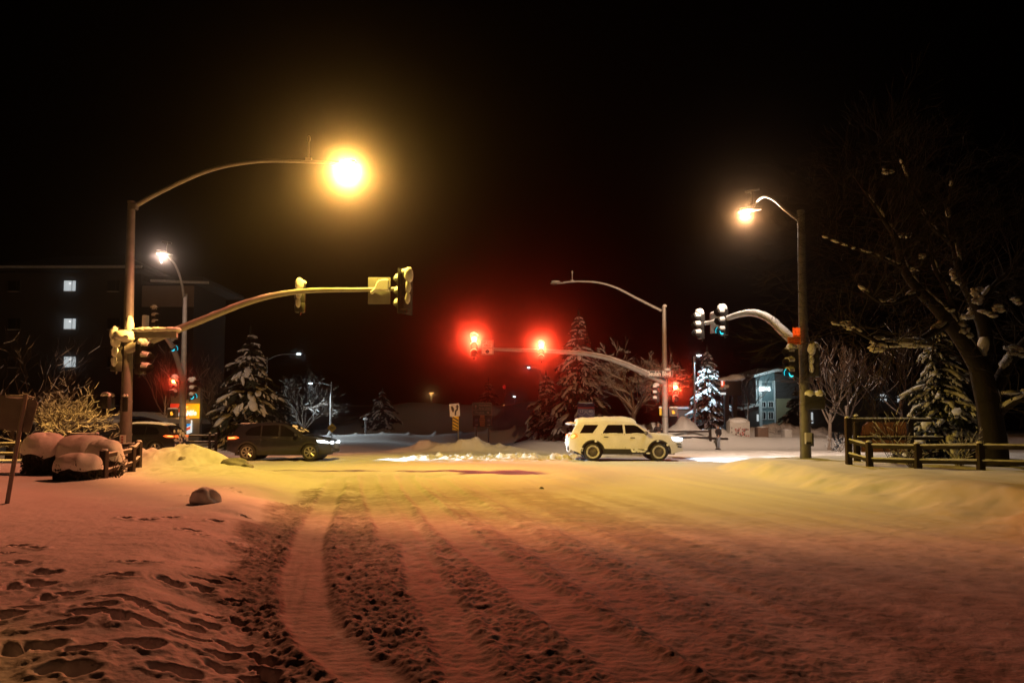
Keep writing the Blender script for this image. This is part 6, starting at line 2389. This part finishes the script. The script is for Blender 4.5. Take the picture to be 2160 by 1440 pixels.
# a house deep in the wood whose lit windows glint between the trunks
d = 88
c = P(1860, 900, d)
t = thing('house', (c.x, d, 0), 'dark house deep in the wood at right, its lit windows glinting between trunks', 'house')
a, b = P(1690, 900, d), P(2000, 900, d)
MB().box(((a.x + b.x) / 2, d + 4, 2.4), (b.x - a.x, 7, 5.0)).build('wall', M['wall_dark'], t)
m = MB()
zt_ = 5.0
m.add([(a.x - .5, d, zt_), (b.x + .5, d, zt_), (b.x + .5, d + 8, zt_), (a.x - .5, d + 8, zt_), (a.x + 2, d + 4, zt_ + 2.2), (b.x - 2, d + 4, zt_ + 2.2)], [(0, 1, 5, 4), (1, 2, 5), (2, 3, 4, 5), (3, 0, 4), (0, 3, 2, 1)])
m.build('roof', M['roof'], t, flat=True)
for (px, py, w, h) in ((1867, 838, .9, .9), (1899, 841, .4, .8), (1716, 878, .35, 1.1), (1715, 890, .5, .4), (1866, 877, 1.0, .8), (1928, 876, .5, .5), (2116, 902, .5, .4)):
    if px > 2000:
        continue
    q = P(px, py, d)
    f = MB()
    for s_ in (-1, 1):
        f.box((q.x + s_ * w / 2, d + .46, q.z), (.08, .1, h + .08))
        f.box((q.x, d + .46, q.z + s_ * h / 2), (w - .08, .1, .08))
    fo = f.build('window', M['wall_dark'], t)
    MB().box((q.x, d + .47, q.z), (w - .08, .04, h - .08)).build('pane', M['e_win' if py < 870 or px < 1800 else 'glass'], fo)

# ------------------------------------------------------------------ lumps on the snow
def lump(px, py, d, r, label, name, cat, mat, seed, n=4):
    rnd = random.Random(seed)
    c = P(px, py, d)
    z = gz(c.x, d)
    m = MB()
    vs, fs = ellipsoid((0, 0, 0), (1, 1, 1), 30, 18)
    out = []
    for v in vs:
        q = 1 + .22 * float(fbm(np.array([v.x * 1.3 + seed]), np.array([v.y * 1.3 + v.z]), 4, seed)[0])
        out.append((c.x + v.x * r[0] * q, d + v.y * r[1] * q, z + max(-.3, v.z) * r[2] * q))
    m.add(out, fs)
    o = m.build(name, M[mat], None, smooth=75)
    return tag(o, label, cat)


lump(433, 1078, 12.2, (.24, .22, .25), 'rounded lump of snow standing alone on the left verge', 'snow_boulder', 'snow lump', 'snow', 3)
lump(494, 988, 21.6, (.36, .3, .22), 'dirty grey ice chunk at the right foot of the ploughed heap', 'ice_chunk', 'ice chunk', 'dirty_ice', 5)
lump(521, 994, 21.2, (.17, .18, .10), 'small dirty ice chunk right of the larger one', 'ice_chunk', 'ice chunk', 'dirty_ice', 6)
lump(1142, 1031, 17.4, (.055, .05, .05), 'tiny dark clod on the yellow-lit road, right of the tracks', 'road_clod', 'clod', 'dirty_ice', 7)
lump(386, 953, 21.9, (.10, .09, .07), 'small grey stone stuck in the face of the ploughed heap', 'ice_chunk', 'ice chunk', 'dirty_ice', 9)

# ------------------------------------------------------------------ air, sky, render settings
m = bpy.data.materials.new('haze')
m.use_nodes = True
nt = m.node_tree
nt.nodes.remove(nt.nodes['Principled BSDF'])
pv = nt.nodes.new('ShaderNodeVolumePrincipled')
pv.inputs['Color'].default_value = (.95, .95, .95, 1)
pv.inputs['Density'].default_value = .0030
pv.inputs['Anisotropy'].default_value = .99
nt.links.new(pv.outputs[0], nt.nodes['Material Output'].inputs['Volume'])
hz = MB()
hz.box((0, 130, 8.5), (640, 300, 20.0))
o = hz.build('haze', m, None, flat=True)
tag(o, kind='stuff')

w = bpy.data.worlds.new('World')
SC.world = w
w.use_nodes = True
nt = w.node_tree
sky = nt.nodes.new('ShaderNodeTexSky')
sky.sky_type = 'NISHITA'
sky.sun_disc = False
sky.sun_elevation = R(-6)
sky.sun_rotation = R(200)
bg = nt.nodes['Background']
nt.links.new(sky.outputs[0], bg.inputs['Color'])
bg.inputs['Strength'].default_value = .012

vs_ = SC.view_settings
vs_.view_transform = 'Standard'
vs_.look = 'None'
vs_.exposure = 0
vs_.gamma = 1
SC.cycles.use_denoising = True
SC.cycles.denoiser = 'OPENIMAGEDENOISE'
SC.cycles.max_bounces = 4
SC.cycles.diffuse_bounces = 2
SC.cycles.glossy_bounces = 2
SC.cycles.volume_bounces = 0
SC.cycles.use_adaptive_sampling = False
SC.cycles.sample_clamp_indirect = 4
SC.cycles.caustics_reflective = False
SC.cycles.caustics_refractive = False
